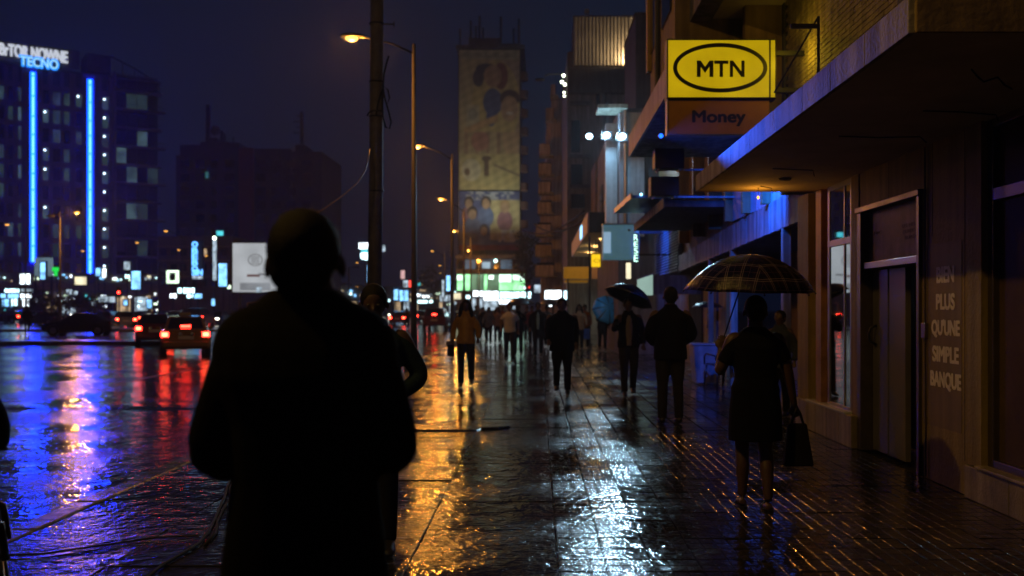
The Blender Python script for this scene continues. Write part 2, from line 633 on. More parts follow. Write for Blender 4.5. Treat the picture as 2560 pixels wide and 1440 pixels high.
# a patch of paler repainted wall behind the lettering
MB().box(WX - 0.004, WX, 8.36, 9.2, 0.5, 2.13).build('painted_panel', mat('repaint_ochre', (0.22, 0.16, 0.05), 0.65, var=0.15, scale=3, stain=0.2), bk)
M_let = mat('pale_lettering', (0.88, 0.80, 0.60), 0.6, var=0.12, scale=9, stain=0.15)
for w_, z_, wid in (('BIEN', 1.85, .36), ('PLUS', 1.612, .385), ("QU'UNE", 1.375, .585), ('SIMPLE', 1.15, .545), ('BANQUE', 0.915, .64)):
    text('lettering', w_, 0.17, M_let, bk, (WX - 0.006, 8.69, z_), FACE_ROAD, bold=.009, fit=(wid, 0.152 if w_ in ("QU'UNE", 'BANQUE') else 0.132), extrude=0.001)
for yy, z0_, z1_ in ((10.1, 2.66, 3.04), (8.98, 2.2, 3.04), (8.3, 0.28, 3.04)):
    MB().box(WX - 0.002, WX + 0.01, yy, yy + 0.006, z0_, z1_).build('joint_gap', M_dark, bk)
MB().tube([(WX - .015, 9.12, 3.03), (WX - .015, 9.12, 2.2), (WX - .015, 9.1, 0.02)], .009, 6).build('wall_conduit', M_dalu, bk)
MB().box(WX - .035, WX + .001, 9.07, 9.17, 1.28, 1.42).build('switch_box', M_dalu, bk, .005)
# plinth stones
for k in range(5):
    y0 = 11.03 + k * 0.48
    MB().box(WX - 0.09, WX + 0.3, y0, y0 + 0.47, 0, 0.36).build('plinth_stone', M_plinth, bk, 0.008)
for k in range(8):
    y0 = 8.2 - (k + 1) * 0.78
    MB().box(WX - 0.05, WX + 0.3, y0 + 0.008, y0 + 0.78, 0, 0.27).build('plinth_stone', M_plinth, bk, 0.008)
MB().box(WX + 0.02, WX + 0.3, 8.2, 9.23, -0.001, 0.0005).build('threshold', M_plinth, bk)
# near show window
wf = MB()
for y0, y1, z0, z1 in ((7.83, 7.93, 0.28, 3.05), (1.9, 7.83, 0.28, 0.36), (1.9, 7.83, 2.4, 2.5), (1.9, 7.83, 2.98, 3.05), (4.8, 4.9, 0.36, 2.4), (4.8, 4.9, 2.5, 2.98)):
    wf.box(WX + 0.02, WX + 0.12, y0, y1, z0, z1)
win = wf.build('window', M_dalu, bk, 0.006)
MB().box(WX - 0.08, WX + 0.1, 1.9, 7.95, 0.275, 0.3).build('sill', M_plinth, win, 0.006)
for y0, y1, z0, z1 in ((4.9, 7.83, 0.36, 2.4), (1.95, 4.8, 0.36, 2.4), (4.9, 7.83, 2.5, 2.98), (1.95, 4.8, 2.5, 2.98)):
    MB().box(WX + 0.07, WX + 0.08, y0, y1, z0, z1).build('pane', mat('papered_window_glass', (0.10, 0.065, 0.032), 0.45, var=0.3, scale=2, ior=1.12), win)
MB().box(WX + 0.5, WX + 0.52, 1.9, 7.93, 0, 3.05).build('blind', mat('drawn_blind', (0.12, 0.09, 0.06), 0.9, var=0.2), bk)
# doorway: frame, old lettered shutter box, grey leaves, dark reddish opening
df = MB()
df.box(WX - 0.03, WX + 0.3, 9.23, 9.3, 0, 2.6)
df.box(WX - 0.03, WX + 0.3, 10.9, 11.02, 0, 2.6)
df.box(WX - 0.05, WX + 0.3, 9.2, 11.04, 2.6, 2.66)
door = df.build('door', M_dalu, bk, 0.006)
MB().box(WX + 0.06, WX + 0.2, 9.3, 10.9, 2.06, 2.6).build('shutter_box', mat('old_sign_board', (0.20, 0.155, 0.14), 0.6, var=0.35, scale=7, stain=0.4), door)
MB().box(WX + 0.0, WX + 0.25, 9.3, 10.9, 1.98, 2.055).build('transom_bar', M_alu, door, 0.008)
M_ink = mat('faded_black_ink', (0.03, 0.025, 0.025), 0.7, var=0.4, scale=20)
text('lettering', 'bd', 0.2, M_ink, door, (WX + 0.058, 9.42, 2.47), FACE_ROAD, fit=(0.16, 0.15), extrude=0.0008)
for k, (yc, wd, z_) in enumerate(((9.62, .55, 2.37), (9.62, .5, 2.31), (9.62, .4, 2.25), (10.6, .25, 2.36))):
    text('lettering', ('LES HEURES', 'OUVERTURE', 'BUREAU', 'INFO')[k], 0.05, M_ink, door, (WX + 0.058, yc, z_), FACE_ROAD, fit=(wd, 0.035), extrude=0.0006)
M_leaf = mat('grey_door_paint', (0.13, 0.12, 0.11), 0.45, var=0.2, scale=4, rvar=0.1)
for y0, y1 in ((10.42, 10.88), (9.92, 10.38)):
    lf = MB().box(WX + 0.1, WX + 0.16, y0, y1, 0.02, 1.97).build('leaf', M_leaf, door, 0.006)
MB().tube([(WX + 0.09, 10.74, 1.16), (WX + 0.03, 10.75, 1.2), (WX + 0.015, 10.76, 1.27), (WX + 0.03, 10.75, 1.34), (WX + 0.09, 10.74, 1.37)], 0.014, 8).build('handle', M_black, door, smooth=True)
MB().box(WX + 0.26, WX + 0.3, 9.3, 9.92, 0, 1.98).build('inner_door', mat('dark_red_door', (0.09, 0.03, 0.02), 0.5, var=0.2), door)
# corner shop window with orange timber reveal
wf2 = MB()
for y0, y1, z0, z1, w_ in ((11.28, 11.36, 0.36, 3.05, .08), (12.16, 12.24, 0.36, 3.05, .08), (11.36, 12.16, 0.36, 0.42, .1), (11.36, 12.16, 2.3, 2.38, .1), (11.36, 12.16, 2.98, 3.05, .08), (11.56, 11.6, 0.42, 2.98, .05)):
    wf2.box(WX + 0.0, WX + w_, y0, y1, z0, z1)
win2 = wf2.build('window', M_alu, bk, 0.005)
MB().box(WX - 0.1, WX + 0.1, 11.25, 12.9, 0.355, 0.385).build('sill', mat('white_tile_sill', (0.5, 0.5, 0.52), 0.2, var=0.1), win2, 0.006)
for y0, y1, z0, z1 in ((11.36, 11.56, 0.42, 2.3), (11.6, 12.16, 0.42, 2.3), (11.36, 11.56, 2.38, 2.98), (11.6, 12.16, 2.38, 2.98)):
    dx_ = 0.031 * (y1 - y0)
    MB().hexa([(WX + .012 + dx_, y0, z0), (WX + .022 + dx_, y0, z0), (WX + .022, y1, z0), (WX + .012, y1, z0), (WX + .012 + dx_, y0, z1), (WX + .022 + dx_, y0, z1), (WX + .022, y1, z1), (WX + .012, y1, z1)]).build('pane', mat('solar_film_glass', (0.62, 0.66, 0.68), 0.02, 1.0, var=0), win2)
MB().box(WX + 0.05, WX + 0.3, 12.24, 12.9, 0.36, 3.05).build('timber_reveal', mat('orange_timber', (0.34, 0.17, 0.06), 0.45, var=0.3, scale=5, stain=0.3), bk)
MB().box(WX - 0.03, WX + 0.05, 12.42, 12.66, 0.385, 3.05).build('timber_post', mat('orange_timber'), bk, 0.008)
MB().box(WX + 0.6, WX + 0.62, 11, 13.4, 0, 3.05).build('backing', M_dark, bk)
# canopy: slab, fascia panels with joints, end
cz0, cz1 = 3.045, 3.20
cp = MB().box(2.03, WX + 0.3, 5.36, 12.6, cz0, cz1).build('canopy', M_soff, bk)
y = 5.36
k = 0
for ln in (0.72, 0.72, 0.72, 0.93, 0.93, 0.93, 0.78, 0.78, 0.73):
    MB().box(1.995, 2.03, y + 0.004, y + ln - 0.004, cz0 - 0.012, cz1 + 0.035).build('fascia_panel', M_conc, cp, 0.004)
    y += ln
MB().box(2.03, WX + 0.3, 5.33, 5.36, cz0 - 0.01, cz1 + 0.03).build('end_fascia', M_wall2, cp)
MB().box(2.03, WX + 0.3, 12.6, 12.63, cz0 - 0.01, cz1 + 0.03).build('end_fascia', M_wall2, cp)
M_crack = mat('crack_dark', (0.03, 0.025, 0.02), 0.9, var=0)
for pts in ([(2.7, 6.2, 0), (2.78, 6.3, -.02), (2.83, 6.32, -.05), (2.9, 6.28, -.03), (2.98, 6.36, -.06), (3.0, 6.3, -.1)], [(2.5, 10.6, 0), (2.7, 10.62, -.004), (2.9, 10.5, -.03), (2.92, 10.52, -.09)],
            [(2.6, 8.6, 0), (2.95, 8.65, -.004), (3.3, 8.6, -.004), (3.35, 8.58, -.06)], [(2.9, 7.5, 0), (3.2, 7.52, -.004), (3.45, 7.5, -.03), (3.47, 7.5, -.08)], [(2.7, 12.1, 0), (2.85, 12.15, -.02), (2.86, 12.15, -.08)]):
    MB().tube([(a, b, cz0 + c - 0.004) for a, b, c in pts], 0.006, 6).build('loose_wire', M_cable, cp)
MB().lathe([(0.001, -0.03), (0.06, -0.025), (0.075, 0.0)], (2.83, 11.4, cz0), 14).build('ceiling_rose', M_conc, cp, smooth=True)
hb_ = MB().ball((2.72, 12.3, cz0 - 0.12), 0.014, 0.014, 0.02, 10, 7).build('hanging_bulb', glow('amber_bulb', (1.0, 0.42, 0.03), 4), cp, smooth=True)
MB().tube([(2.72, 12.3, cz0), (2.72, 12.3, cz0 - 0.09)], 0.004, 5).build('flex', M_cable, hb_)
lamp('bulb_light', 'POINT', (2.72, 12.3, cz0 - 0.2), 3.6, (1.0, 0.40, 0.04), bk, 0.03)
# upper wall in slim bricks above the canopy
M_brick = mat('yellow_grey_brick', (0.34, 0.27, 0.14), 0.75, var=0.35, scale=5, stain=0.4, bump=0.3, bscale=60)
uw = MB().box(WX + 0.02, WX + 0.4, 4.2, 14.4, 3.2, 8.5).build('upper_wall', mat('mortar', (0.14, 0.12, 0.09), 0.9, var=0.2), bk)
bme = MB().box(-0.014, 0.02, -0.135, 0.135, -0.027, 0.027).mesh('brick')
bme.materials.append(M_brick)
cand, mass = [], MB()
for r in range(82):
    z = 3.24 + r * 0.064
    for c in range(37):
        y = 4.34 + c * 0.28 + (0.14 if r % 2 else 0)
        if y > 14.25: continue
        vis = 4.38 < z < 1.55 + 0.312 * y + 0.03 and y > 9.5 and (y < 13.4 or z > 5.2)
        cand.append((vis, y, z))
seen = [c for c in cand if c[0]]
seen.sort(key=lambda c: abs(c[1] - 11.8))
for i, (v, y, z) in enumerate(seen[:300]):
    o = link('brick', bme, uw)
    o.location = Vector((WX + 0.004 + rs.uniform(-.003, .003), y + rs.uniform(-.004, .004), z)) - ORG[bk]
    o.rotation_euler = (rs.gauss(0, .006), 0, rs.gauss(0, .008))
for v, y, z in seen[300:] + [c for c in cand if not c[0]]:
    mass.box(WX - 0.01, WX + 0.03, y - .135, y + .135, z - .027, z + .027)
props(mass.build('brickwork', M_brick, uw), kind='stuff')
# window ledge / louvre frame and lintel high on the brick wall
MB().box(WX - 0.10, WX + 0.1, 8.3, 9.6, 3.9, 6.5).build('shaft_cover', M_dgrey, bk, 0.01)
MB().box(WX - 0.03, WX + 0.05, 14.3, 14.42, 3.2, 8.5).build('corner_trim', M_dgrey, bk)

br = thing('metal_bracket', 'thin black metal sign bracket standing on the canopy by the bricks', 'bracket', (2.6, 9.3, 3.24))
MB().tube([(2.62, 9.3, 3.2), (2.62, 9.3, 4.28)], 0.014, 6).build('post', M_black, br)
MB().box(2.36, 2.62, 9.285, 9.315, 4.17, 4.21).build('arm', M_black, br)
MB().tube([(2.62, 9.3, 4.28), (2.35, 9.9, 3.7)], 0.009, 6).build('stay', M_black, br)

# ------------------------------------------------------------------ yellow light box
SD = 13.2
sx0, sx1 = W(1667, 0, SD).x, W(1941, 0, SD).x
sz0, sz1 = W(0, 247, SD).z, W(0, 97, SD).z
sg = thing('yellow_lightbox_sign', 'lit yellow box sign reading MTN in a black oval', 'sign', ((sx0 + sx1) / 2, SD, sz0))
MB().box(sx0, sx1, SD, SD + 0.24, sz0, sz1).build('case', M_black, sg, 0.008)
fx0, fx1, fz0, fz1 = sx0 + 0.02, W(1922, 0, SD).x, sz0 + 0.022, sz1 - 0.022
M_yel = glow('yellow_lit_acrylic', (1.0, 0.66, 0.004), 0.44, 0.14, 2.5)
MB().box(fx0, fx1, SD - 0.012, SD + 0.002, fz0, fz1).build('face', M_yel, sg)
MB().box(W(1927, 0, SD).x, sx1 - 0.02, SD - 0.012, SD + 0.002, fz0, fz1).build('face_strip', M_yel, sg)
M_blk = mat('black_vinyl', (0.012, 0.012, 0.01), 0.5, var=0)
cxs, czs = W(1800, 170, SD).x, W(0, 170, SD).z
a, b_, t = 118 / F * SD, 62 / F * SD, 10.5 / F * SD
ring = MB()
N = 72
o1 = [(cxs + a * cos(2 * pi * i / N), SD - 0.016, czs + b_ * sin(2 * pi * i / N)) for i in range(N)]
i1 = [(cxs + (a - t) * cos(2 * pi * i / N), SD - 0.016, czs + (b_ - t) * sin(2 * pi * i / N)) for i in range(N)]
o2, i2 = [(p[0], SD - 0.0125, p[2]) for p in o1], [(p[0], SD - 0.0125, p[2]) for p in i1]
ring.loft([o2, o1, i1, i2], cap=False)
ring.build('oval', M_blk, sg)
for gl, gx0, gx1 in (('M', 1741.5, 1783), ('T', 1785, 1820.5), ('N', 1824, 1861)):
    q = MB()
    for poly in {'M': [[(0, 0), (.235, 0), (.235, 1), (0, 1)], [(.765, 0), (1, 0), (1, 1), (.765, 1)], [(.235, 1), (.235, .62), (.5, .24), (.5, .62)], [(.765, 1), (.5, .62), (.5, .24), (.765, .62)]],
                 'T': [[(0, .8), (1, .8), (1, 1), (0, 1)], [(.38, 0), (.62, 0), (.62, .8), (.38, .8)]],
                 'N': [[(0, 0), (.22, 0), (.22, 1), (0, 1)], [(.78, 0), (1, 0), (1, 1), (.78, 1)], [(.22, 1), (.22, .68), (.78, 0), (.78, .34)]]}[gl]:
        ga, gb_ = W(gx0, 193, SD), W(gx1, 152, SD)
        q.prism([(ga.x + (gb_.x - ga.x) * u, ga.z + (gb_.z - ga.z) * v) for u, v in poly], SD - 0.017, SD - 0.0125)
    q.build('letter', M_blk, sg)
ps = thing('brown_name_board', 'unlit brown board reading Money hanging under the yellow sign', 'sign', (W(1795, 0, SD).x, SD, W(0, 335, SD).z))
MB().box(W(1671, 0, SD).x, W(1924, 0, SD).x, SD + 0.02, SD + 0.2, W(0, 334, SD).z, W(0, 251, SD).z).build('panel', mat('brown_acrylic', (0.36, 0.16, 0.035), 0.4, var=0.15), ps, 0.006)
MB().box(W(1668, 0, SD).x, W(1671, 0, SD).x, SD + 0.0, SD + 0.2, W(0, 336, SD).z, W(0, 248, SD).z).build('edge_trim', M_alu, ps)
MB().box(W(1671, 0, SD).x, W(1924, 0, SD).x, SD + 0.005, SD + 0.2, W(0, 337, SD).z, W(0, 334.5, SD).z).build('edge_trim', M_alu, ps)
text('lettering', 'Money', 0.3, M_blk, ps, (W(1798, 0, SD).x, SD + 0.017, W(0, 295, SD).z), FACE_CAM, bold=.010, fit=(131 / F * SD, 38 / F * SD), extrude=0.002)
lamp('brick_fill_light', 'POINT', (sx1 + .12, SD - .25, sz1 - .3), 7, (1.0, 0.66, 0.03), sg, 0.12)  # extra point light added beside the sign to brighten the bricks
MB().box(sx1 - 0.01, WX, SD + 0.06, SD + 0.14, sz1 - 0.2, sz1 - 0.14).build('bracket_arm', M_black, sg)
MB().box(sx1 - 0.01, WX, SD + 0.06, SD + 0.14, sz0 + 0.1, sz0 + 0.16).build('bracket_arm', M_black, sg)

# ================================================================== ARCADE BUILDING behind the bank
ar = thing('arcade_building', 'dark building with pillared arcade, blue-lit fascia and overhanging upper floors', 'building', (3.86, 20, 0))
AX = 3.86
# fascia of separate boards, sloping slightly
M_fas = mat('streaked_fascia_board', (0.30, 0.29, 0.28), 0.6, var=0.3, scale=3, stain=0.65, bump=0.2)
y = 13.46
k = 0
while y < 27.3:
    ln = 0.62 if y < 20 else 0.8
    zb = 2.87 - (y - 13.46) * 0.0225
    zt = zb + 0.52 - (y - 13.46) * 0.006
    off = rs.uniform(-.004, .004)
    MB().box(AX + off, AX + 0.08, y + 0.004, y + ln - 0.004, zb, zt).build('fascia_board', M_fas, ar, 0.004)
    y += ln
    k += 1
for y0, y1 in ((13.46, 15.3), (15.34, 17.6), (17.64, 20.0)):
    MB().box(AX + 0.03, AX + 0.1, y0, y1, 3.3, 3.95).build('upper_panel', mat('pale_blue_panel', (0.36, 0.42, 0.48), 0.5, var=0.2, stain=0.3), ar, 0.004)
for yy, w_ in ((15.75, .13), (20.0, .14), (22.6, .12)):
    MB().box(AX, AX + w_, yy - w_ / 2, yy + w_ / 2, 0, 2.86).build('pillar', M_conc, ar, 0.01)
MB().box(AX + 0.1, 7.0, 13.46, 33, 2.8, 2.95).build('arcade_ceiling', M_dgrey, ar)
MB().box(5.6, 5.8, 13.46, 22.4, 0, 2.8).build('back_wall', M_wall2, ar)
MB().box(4.35, 4.55, 23.0, 33, 0, 2.8).build('shop_wall', M_wall, ar)
MB().box(4.3, 4.36, 24.0, 25.2, 0, 2.2).build('shop_door', M_dgrey, ar)
MB().box(4.3, 4.36, 26.2, 28.4, 0.6, 2.3).build('shop_window', M_glass, ar)
# low overhanging canopy
c2 = MB().box(2.55, AX + 0.1, 20.0, 26.2, 3.60, 3.74).build('canopy', M_dgrey, ar)
for j in range(6):
    MB().box(2.52, 2.55, 20.0 + j * 1.033 + .004, 20.0 + (j + 1) * 1.033 - .004, 3.585, 3.78).build('fascia_panel', M_conc, c2, 0.004)
# facade between the canopy and the balcony, with upright fins
MB().box(AX + 0.15, AX + 0.4, 14.45, 33, 3.0, 13.0).build('facade', M_wall2, ar)
for yy in (15.2, 16.6, 18.2, 19.9, 21.8, 24.0, 26.4):
    MB().box(AX - 0.12, AX + 0.15, yy, yy + 0.16, 3.3, 6.0).build('fin', M_wall2, ar, 0.006)
# balcony overhang with pale fascia
bal = MB().box(1.93, AX + 0.15, 14.6, 20.6, 4.70, 4.82).build('balcony', M_conc, ar)
MB().box(1.88, 1.93, 14.6, 20.62, 4.69, 5.12).build('balcony_fascia', mat('lilac_grey_paint', (0.36, 0.34, 0.36), 0.5, var=0.2, stain=0.4), bal, 0.006)
MB().box(1.93, AX, 20.58, 20.64, 4.69, 5.12).build('balcony_end', M_conc, bal)
# upper storeys jutting out, with yellow edge fin, window strip and drain pipe
up = MB().box(2.08, 5, 15.1, 18.4, 5.12, 13).build('upper_floor', M_wall2, ar)
MB().box(2.0, 2.08, 18.2, 18.42, 5.9, 13).build('edge_fin', mat('yellow_lit_fin', (0.5, 0.30, 0.03), 0.5, var=0.2), up)  # yellow light along this edge is put into the fin's colour
MB().tube([(2.04, 17.0, 5.1), (2.04, 17.0, 13)], 0.05, 8).build('drain_pipe', M_steel, up)
for j in range(2):
    MB().box(2.05, 2.1, 15.5 + j * 1.9, 16.6 + j * 1.9, 6.2, 7.6).build('upper_window', M_glass, up)
# slab over the sign: its soffit catches the yellow light
sl = MB().box(2.62, WX + 0.3, 12.2, 16.6, 5.95, 6.3).build('upper_slab', M_soff, ar)
MB().box(2.30, 2.62, 12.2, 17.2, 5.9, 6.35).build('slab_beam', M_grey, sl, 0.01)
MB().box(3.0, WX, 14.42, 14.6, 3.3, 5.95).build('cross_wall', M_wall2, ar)
# blue louvre shutter
lv = MB()
lsh = thing('louvre_shutter', 'big louvred shutter lit blue above the shop beyond the arcade', 'shutter', (AX, 30, 2.6))
MB().box(AX + 0.06, AX + 0.1, 27.35, 33.1, 2.55, 4.0).build('backing', M_dgrey, lsh)
for j in range(17):
    z = 2.6 + j * 0.082
    MB().hexa([(AX - 0.03, 27.4, z), (AX + 0.05, 27.4, z + .03), (AX + 0.05, 33, z + .03), (AX - 0.03, 33, z), (AX - 0.03, 27.4, z + .012), (AX + 0.05, 27.4, z + .065), (AX + 0.05, 33, z + .065), (AX - 0.03, 33, z + .012)]).build('slat', M_fas, lsh)
# air-conditioning boxes and a drooping blue canopy
for k, (y0, z0, lab) in enumerate(((19.6, 3.78, 'lower'), (18.9, 4.22, 'upper'))):
    ac = thing('air_conditioner', 'black air-conditioning box, the %s of two under the balcony' % lab, 'air conditioner', (2.6, y0, z0), group='air conditioners under the balcony')
    MB().box(2.22, 2.78, y0, y0 + 0.4, z0, z0 + 0.38).build('case', M_black, ac, 0.015)
    MB().tube([(2.5, y0 + .41, z0 + .19), (2.5, y0 + .43, z0 + .19)], 0.15, 16).build('fan_grille', M_steel, ac)
    for xx in (2.3, 2.7):
        MB().box(xx - .015, xx + .015, y0 + .02, y0 + .42, z0 - .03, z0).build('bracket', M_alu, ac)
    MB().box(2.78, AX + .15, y0 + .1, y0 + .16, z0 - .03, z0 - .001).build('wall_bracket', M_alu, ac)
bc = thing('blue_awning', 'small sloping awning with blue underside and white edge below the boxes', 'awning', (2.4, 24, 4.0))
MB().hexa([(2.02, 21.3, 3.92), (3.4, 21.3, 3.92), (3.4, 26.0, 4.05), (2.02, 26.0, 4.05), (2.02, 21.3, 3.98), (3.4, 21.3, 3.98), (3.4, 26.0, 4.11), (2.02, 26.0, 4.11)]).build('sheet', mat('blue_sheet', (0.05, 0.09, 0.4), 0.4, var=0.15), bc)
MB().hexa([(1.98, 21.28, 3.9), (2.02, 21.28, 3.9), (2.02, 26.02, 4.03), (1.98, 26.02, 4.03), (1.98, 21.28, 4.02), (2.02, 21.28, 4.02), (2.02, 26.02, 4.15), (1.98, 26.02, 4.15)]).build('edge', M_alu, bc)
for j in range(3):
    MB().ball((2.2 + j * .35, 21.24, 3.99), 0.03, n=8, m=5).build('edge_bulb', glow('cyan_bulb', (0.3, 0.8, 1), 5), bc)

# small blue floodlights that wash the fascias


def blue_flood(pos, tgt, power, cone, label):
    t_ = thing('blue_flood', label, 'floodlight', pos, group='blue floodlights on the arcade')
    p = Vector(pos)
    dv = (Vector(tgt) - p).normalized()
    MB().tube([p - dv * .06, p], [.03, .035], 10).build('housing', M_black, t_)
    MB().tube([p, p + dv * .004], [.03, .028], 10).build('lens', glow('blue_flood_lens', (0.01, 0.1, 1.0), 4), t_)
    lamp('blue_beam', 'SPOT', p + dv * .03, power, (0.008, 0.10, 1.0), t_, 0.03, target=tgt, cone=cone, blend=0.9)


blue_flood((2.6, 15.3, 4.3), (3.9, 16.8, 3.25), 1500, 92, 'small blue floodlight behind the canopy end washing the arcade fascia')
blue_flood((1.60, 12.95, 3.80), (2.03, 10.2, 3.40), 1000, 20, 'small blue floodlight at the corner of the brown board')
blue_flood((2.75, 29.8, 3.9), (3.86, 30.3, 3.6), 500, 120, 'small blue floodlight facing the louvred shutter')
# ================================================================== shops further along
sh = thing('corner_shop_block', 'tall shop block with blue floodlit corner and grey wall', 'building', (3, 36, 0))
MB().box(2.75, 6.5, 34.0, 46, 0, 8.4).build('wall', M_grey, sh)
MB().box(2.35, 2.75, 34.6, 34.95, 4.2, 8.0).build('corner_column', mat('white_tile_column', (0.62, 0.66, 0.68), 0.35, var=0.12, scale=6, stain=0.25), sh, 0.01)
MB().box(2.77, 3.6, 33.7, 33.98, 4.0, 8.2).build('end_wall', mat('pale_end_wall', (0.45, 0.47, 0.5), 0.5, var=0.15, stain=0.3), sh)
MB().tube([(2.95, 33.6, 3.5), (2.95, 33.6, 8.3)], 0.06, 8).build('drain_pipe', M_alu, sh)
MB().box(2.0, 3.0, 33.2, 34.5, 8.25, 8.38).build('lamp_shelf', M_conc, sh)
MB().box(4.3, 6.5, 33.0, 34.0, 0, 9).build('return_wall', M_dgrey, sh)
for j in range(3):
    MB().box(2.7, 2.76, 36 + j * 3, 37.6 + j * 3, 5.2, 6.8).build('window', M_glassf, sh)
FL = (0.50, 0.80, 1.0)
for k, (px, py, d, e, lab) in enumerate(((1473, 341, 36, 60, 'leftmost'), (1517, 338, 34, 260, 'middle'), (1556, 341, 32.4, 260, 'rightmost'))):
    p = W(px, py, d)
    fl = thing('flood_light', 'bright white floodlight on the corner block, %s of three' % lab, 'floodlight', p, group='floodlights on the corner block')
    MB().box(p.x - .18, p.x + .18, p.y - .02, p.y + .1, p.z - .15, p.z + .15).build('housing', M_black, fl, 0.01)
    MB().ball((p.x, p.y - .03, p.z), 0.115, 0.04, 0.10, n=14, m=8).build('lens', glow('flood_lens', FL, 14), fl)
    MB().tube([(p.x, p.y + .1, p.z), (p.x + .1, p.y + .5, p.z), (2.9, 34.2, p.z)], 0.02, 6).build('bracket', M_black, fl)
    lamp('flood_beam', 'SPOT', (p.x, p.y - .12, p.z), e * 1.7, FL, fl, 0.1, target=(p.x * 0.2 - 0.6, p.y - 21, 0), cone=84, blend=0.6)
    if k:
        lamp('flood_spill', 'POINT', (p.x - .05, p.y - .2, p.z - .05), e * 0.3, (0.35, 0.68, 1.0), fl, 0.06)

tb = thing('teal_box_sign', 'big teal box sign hanging over the footpath with pale panel', 'sign', (2.6, 31, 3.1))
MB().box(W(1508, 0, 31).x, W(1598, 0, 31).x, 31, 31.6, W(0, 648, 31).z, W(0, 562, 31).z).build('case', mat('teal_board', (0.16, 0.30, 0.34), 0.5, var=0.15, emit=(0.10, 0.28, 0.34), es=0.30), tb, 0.01)
MB().box(W(1508.5, 0, 31).x, W(1527, 0, 31).x, 30.97, 30.99, W(0, 633, 31).z, W(0, 580, 31).z).build('pale_panel', glow('pale_blue_panel_lit', (0.42, 0.66, 0.9), 0.55), tb)
MB().box(W(1507, 0, 31).x, W(1600, 0, 31).x, 30.95, 31.65, W(0, 562, 31).z, W(0, 558.5, 31).z).build('top_rail', M_alu, tb)
MB().box(W(1598, 0, 31).x, 4.4, 31.1, 31.2, 3.9, 4.0).build('bracket_arm', M_black, tb)
vs = thing('vertical_glow_sign', 'narrow upright sign with glowing pale green letters', 'sign', W(1590, 655, 29))
for k, (y0, y1) in enumerate(((586, 601), (604, 617), (620, 634), (637, 654))):
    text('lettering', 'RESE'[k], 0.2, glow('mint_letter', (0.55, 1.0, 0.85), 2.5), vs, W(1590, (y0 + y1) / 2, 28.95), FACE_CAM, fit=(10 / F * 29, (y1 - y0) / F * 29), extrude=0.01)
MB().box(W(1584, 0, 29).x, W(1597, 0, 29).x, 29, 29.08, W(0, 656, 29).z, W(0, 583, 29).z).build('backing', M_black, vs)
MB().box(W(1597, 0, 29).x, 4.35, 29.02, 29.06, 3.1, 3.15).build('bracket_arm', M_black, vs)

# long canopy with dark box end and warm soffit
lc = thing('shop_canopy', 'long shop canopy with lilac fascia and warm glowing underside', 'canopy', (2.4, 48, 4.6))
MB().box(2.05, 4.6, 40, 58.6, 4.62, 4.8).build('soffit', M_soff, lc)
MB().box(1.98, 2.05, 39.9, 58.6, 4.6, 5.42).build('fascia', mat('lilac_board', (0.34, 0.28, 0.42), 0.5, var=0.15), lc)
MB().box(2.05, 3.15, 39.85, 40, 4.6, 5.42).build('end_board', M_black, lc)
MB().box(1.95, 1.975, 44.5, 46.2, 4.75, 5.3).build('fascia_sign', glow('cyan_sign', (0.25, 0.65, 1.0), 2.5), lc)
for j, yy in enumerate((43.5, 48.5, 54)):
    MB().lathe([(0.001, -.06), (.1, -.05), (.12, 0)], (2.8, yy, 4.62), 12).build('downlight', glow('warm_bulb', (1.0, 0.55, 0.15), 6), lc)
    lamp('downlight_beam', 'POINT', (2.8, yy, 4.45), 22, (1.0, 0.55, 0.16), lc, 0.1)
shops = thing('far_shop_row', 'row of grey shopfronts under the long canopy', 'building', (4.6, 50, 0))
MB().box(4.6, 7, 46, 62, 0, 9).build('wall', M_grey, shops)
for j in range(5):
    y0 = 46.4 + j * 3
    MB().box(4.52, 4.6, y0, y0 + 2.2, 0.3, 2.6).build('shop_window', (glow('warm_shop', (1.0, 0.72, 0.4), 0.5, .4), glow('green_shop', (0.75, 1.0, 0.8), 0.8, .4), M_glassf)[j % 3], shops)
yb = thing('small_yellow_sign', 'small glowing yellow box sign under the shop canopy', 'sign', W(1490, 668, 44))
MB().box(W(1478, 0, 44).x, W(1503, 0, 44).x, 44, 44.2, W(0, 668, 44).z, W(0, 635, 44).z).build('case', M_black, yb)
MB().box(W(1478.6, 0, 44).x, W(1502.4, 0, 44).x, 43.97, 43.99, W(0, 667.4, 44).z, W(0, 635.6, 44).z).build('face', glow('yellow_lit_small', (1.0, 0.62, 0.01), 1.1), yb)
rr = MB()
cc = W(1492, 652, 43.955)
rr.loft([[(cc.x + r1 * cos(2 * pi * i / 24), yv, cc.z + r1 * .6 * sin(2 * pi * i / 24)) for i in range(24)] for r1, yv in ((.14, 43.965), (.14, 43.955), (.11, 43.955), (.11, 43.965))], cap=False)
rr.build('oval', mat('brown_ink', (0.2, 0.1, 0.0), .5, var=0), yb)
MB().tube([(W(1490, 0, 44).x, 44.1, W(0, 635, 44).z), (W(1490, 0, 44).x, 44.1, 4.62)], 0.02, 6).build('hanger', M_black, yb)
ya = thing('yellow_awning_board', 'ochre yellow awning board across the footpath end', 'awning', W(1441, 697, 56))
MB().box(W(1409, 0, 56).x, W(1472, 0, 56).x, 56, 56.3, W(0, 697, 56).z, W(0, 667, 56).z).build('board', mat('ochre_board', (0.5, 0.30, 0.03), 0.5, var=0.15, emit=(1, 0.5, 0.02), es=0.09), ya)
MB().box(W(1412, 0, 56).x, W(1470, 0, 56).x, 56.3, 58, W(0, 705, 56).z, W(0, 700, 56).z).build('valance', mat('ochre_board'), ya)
yc = thing('brown_awning_board', 'brown awning board beside the ochre one', 'awning', W(1510, 697, 55))
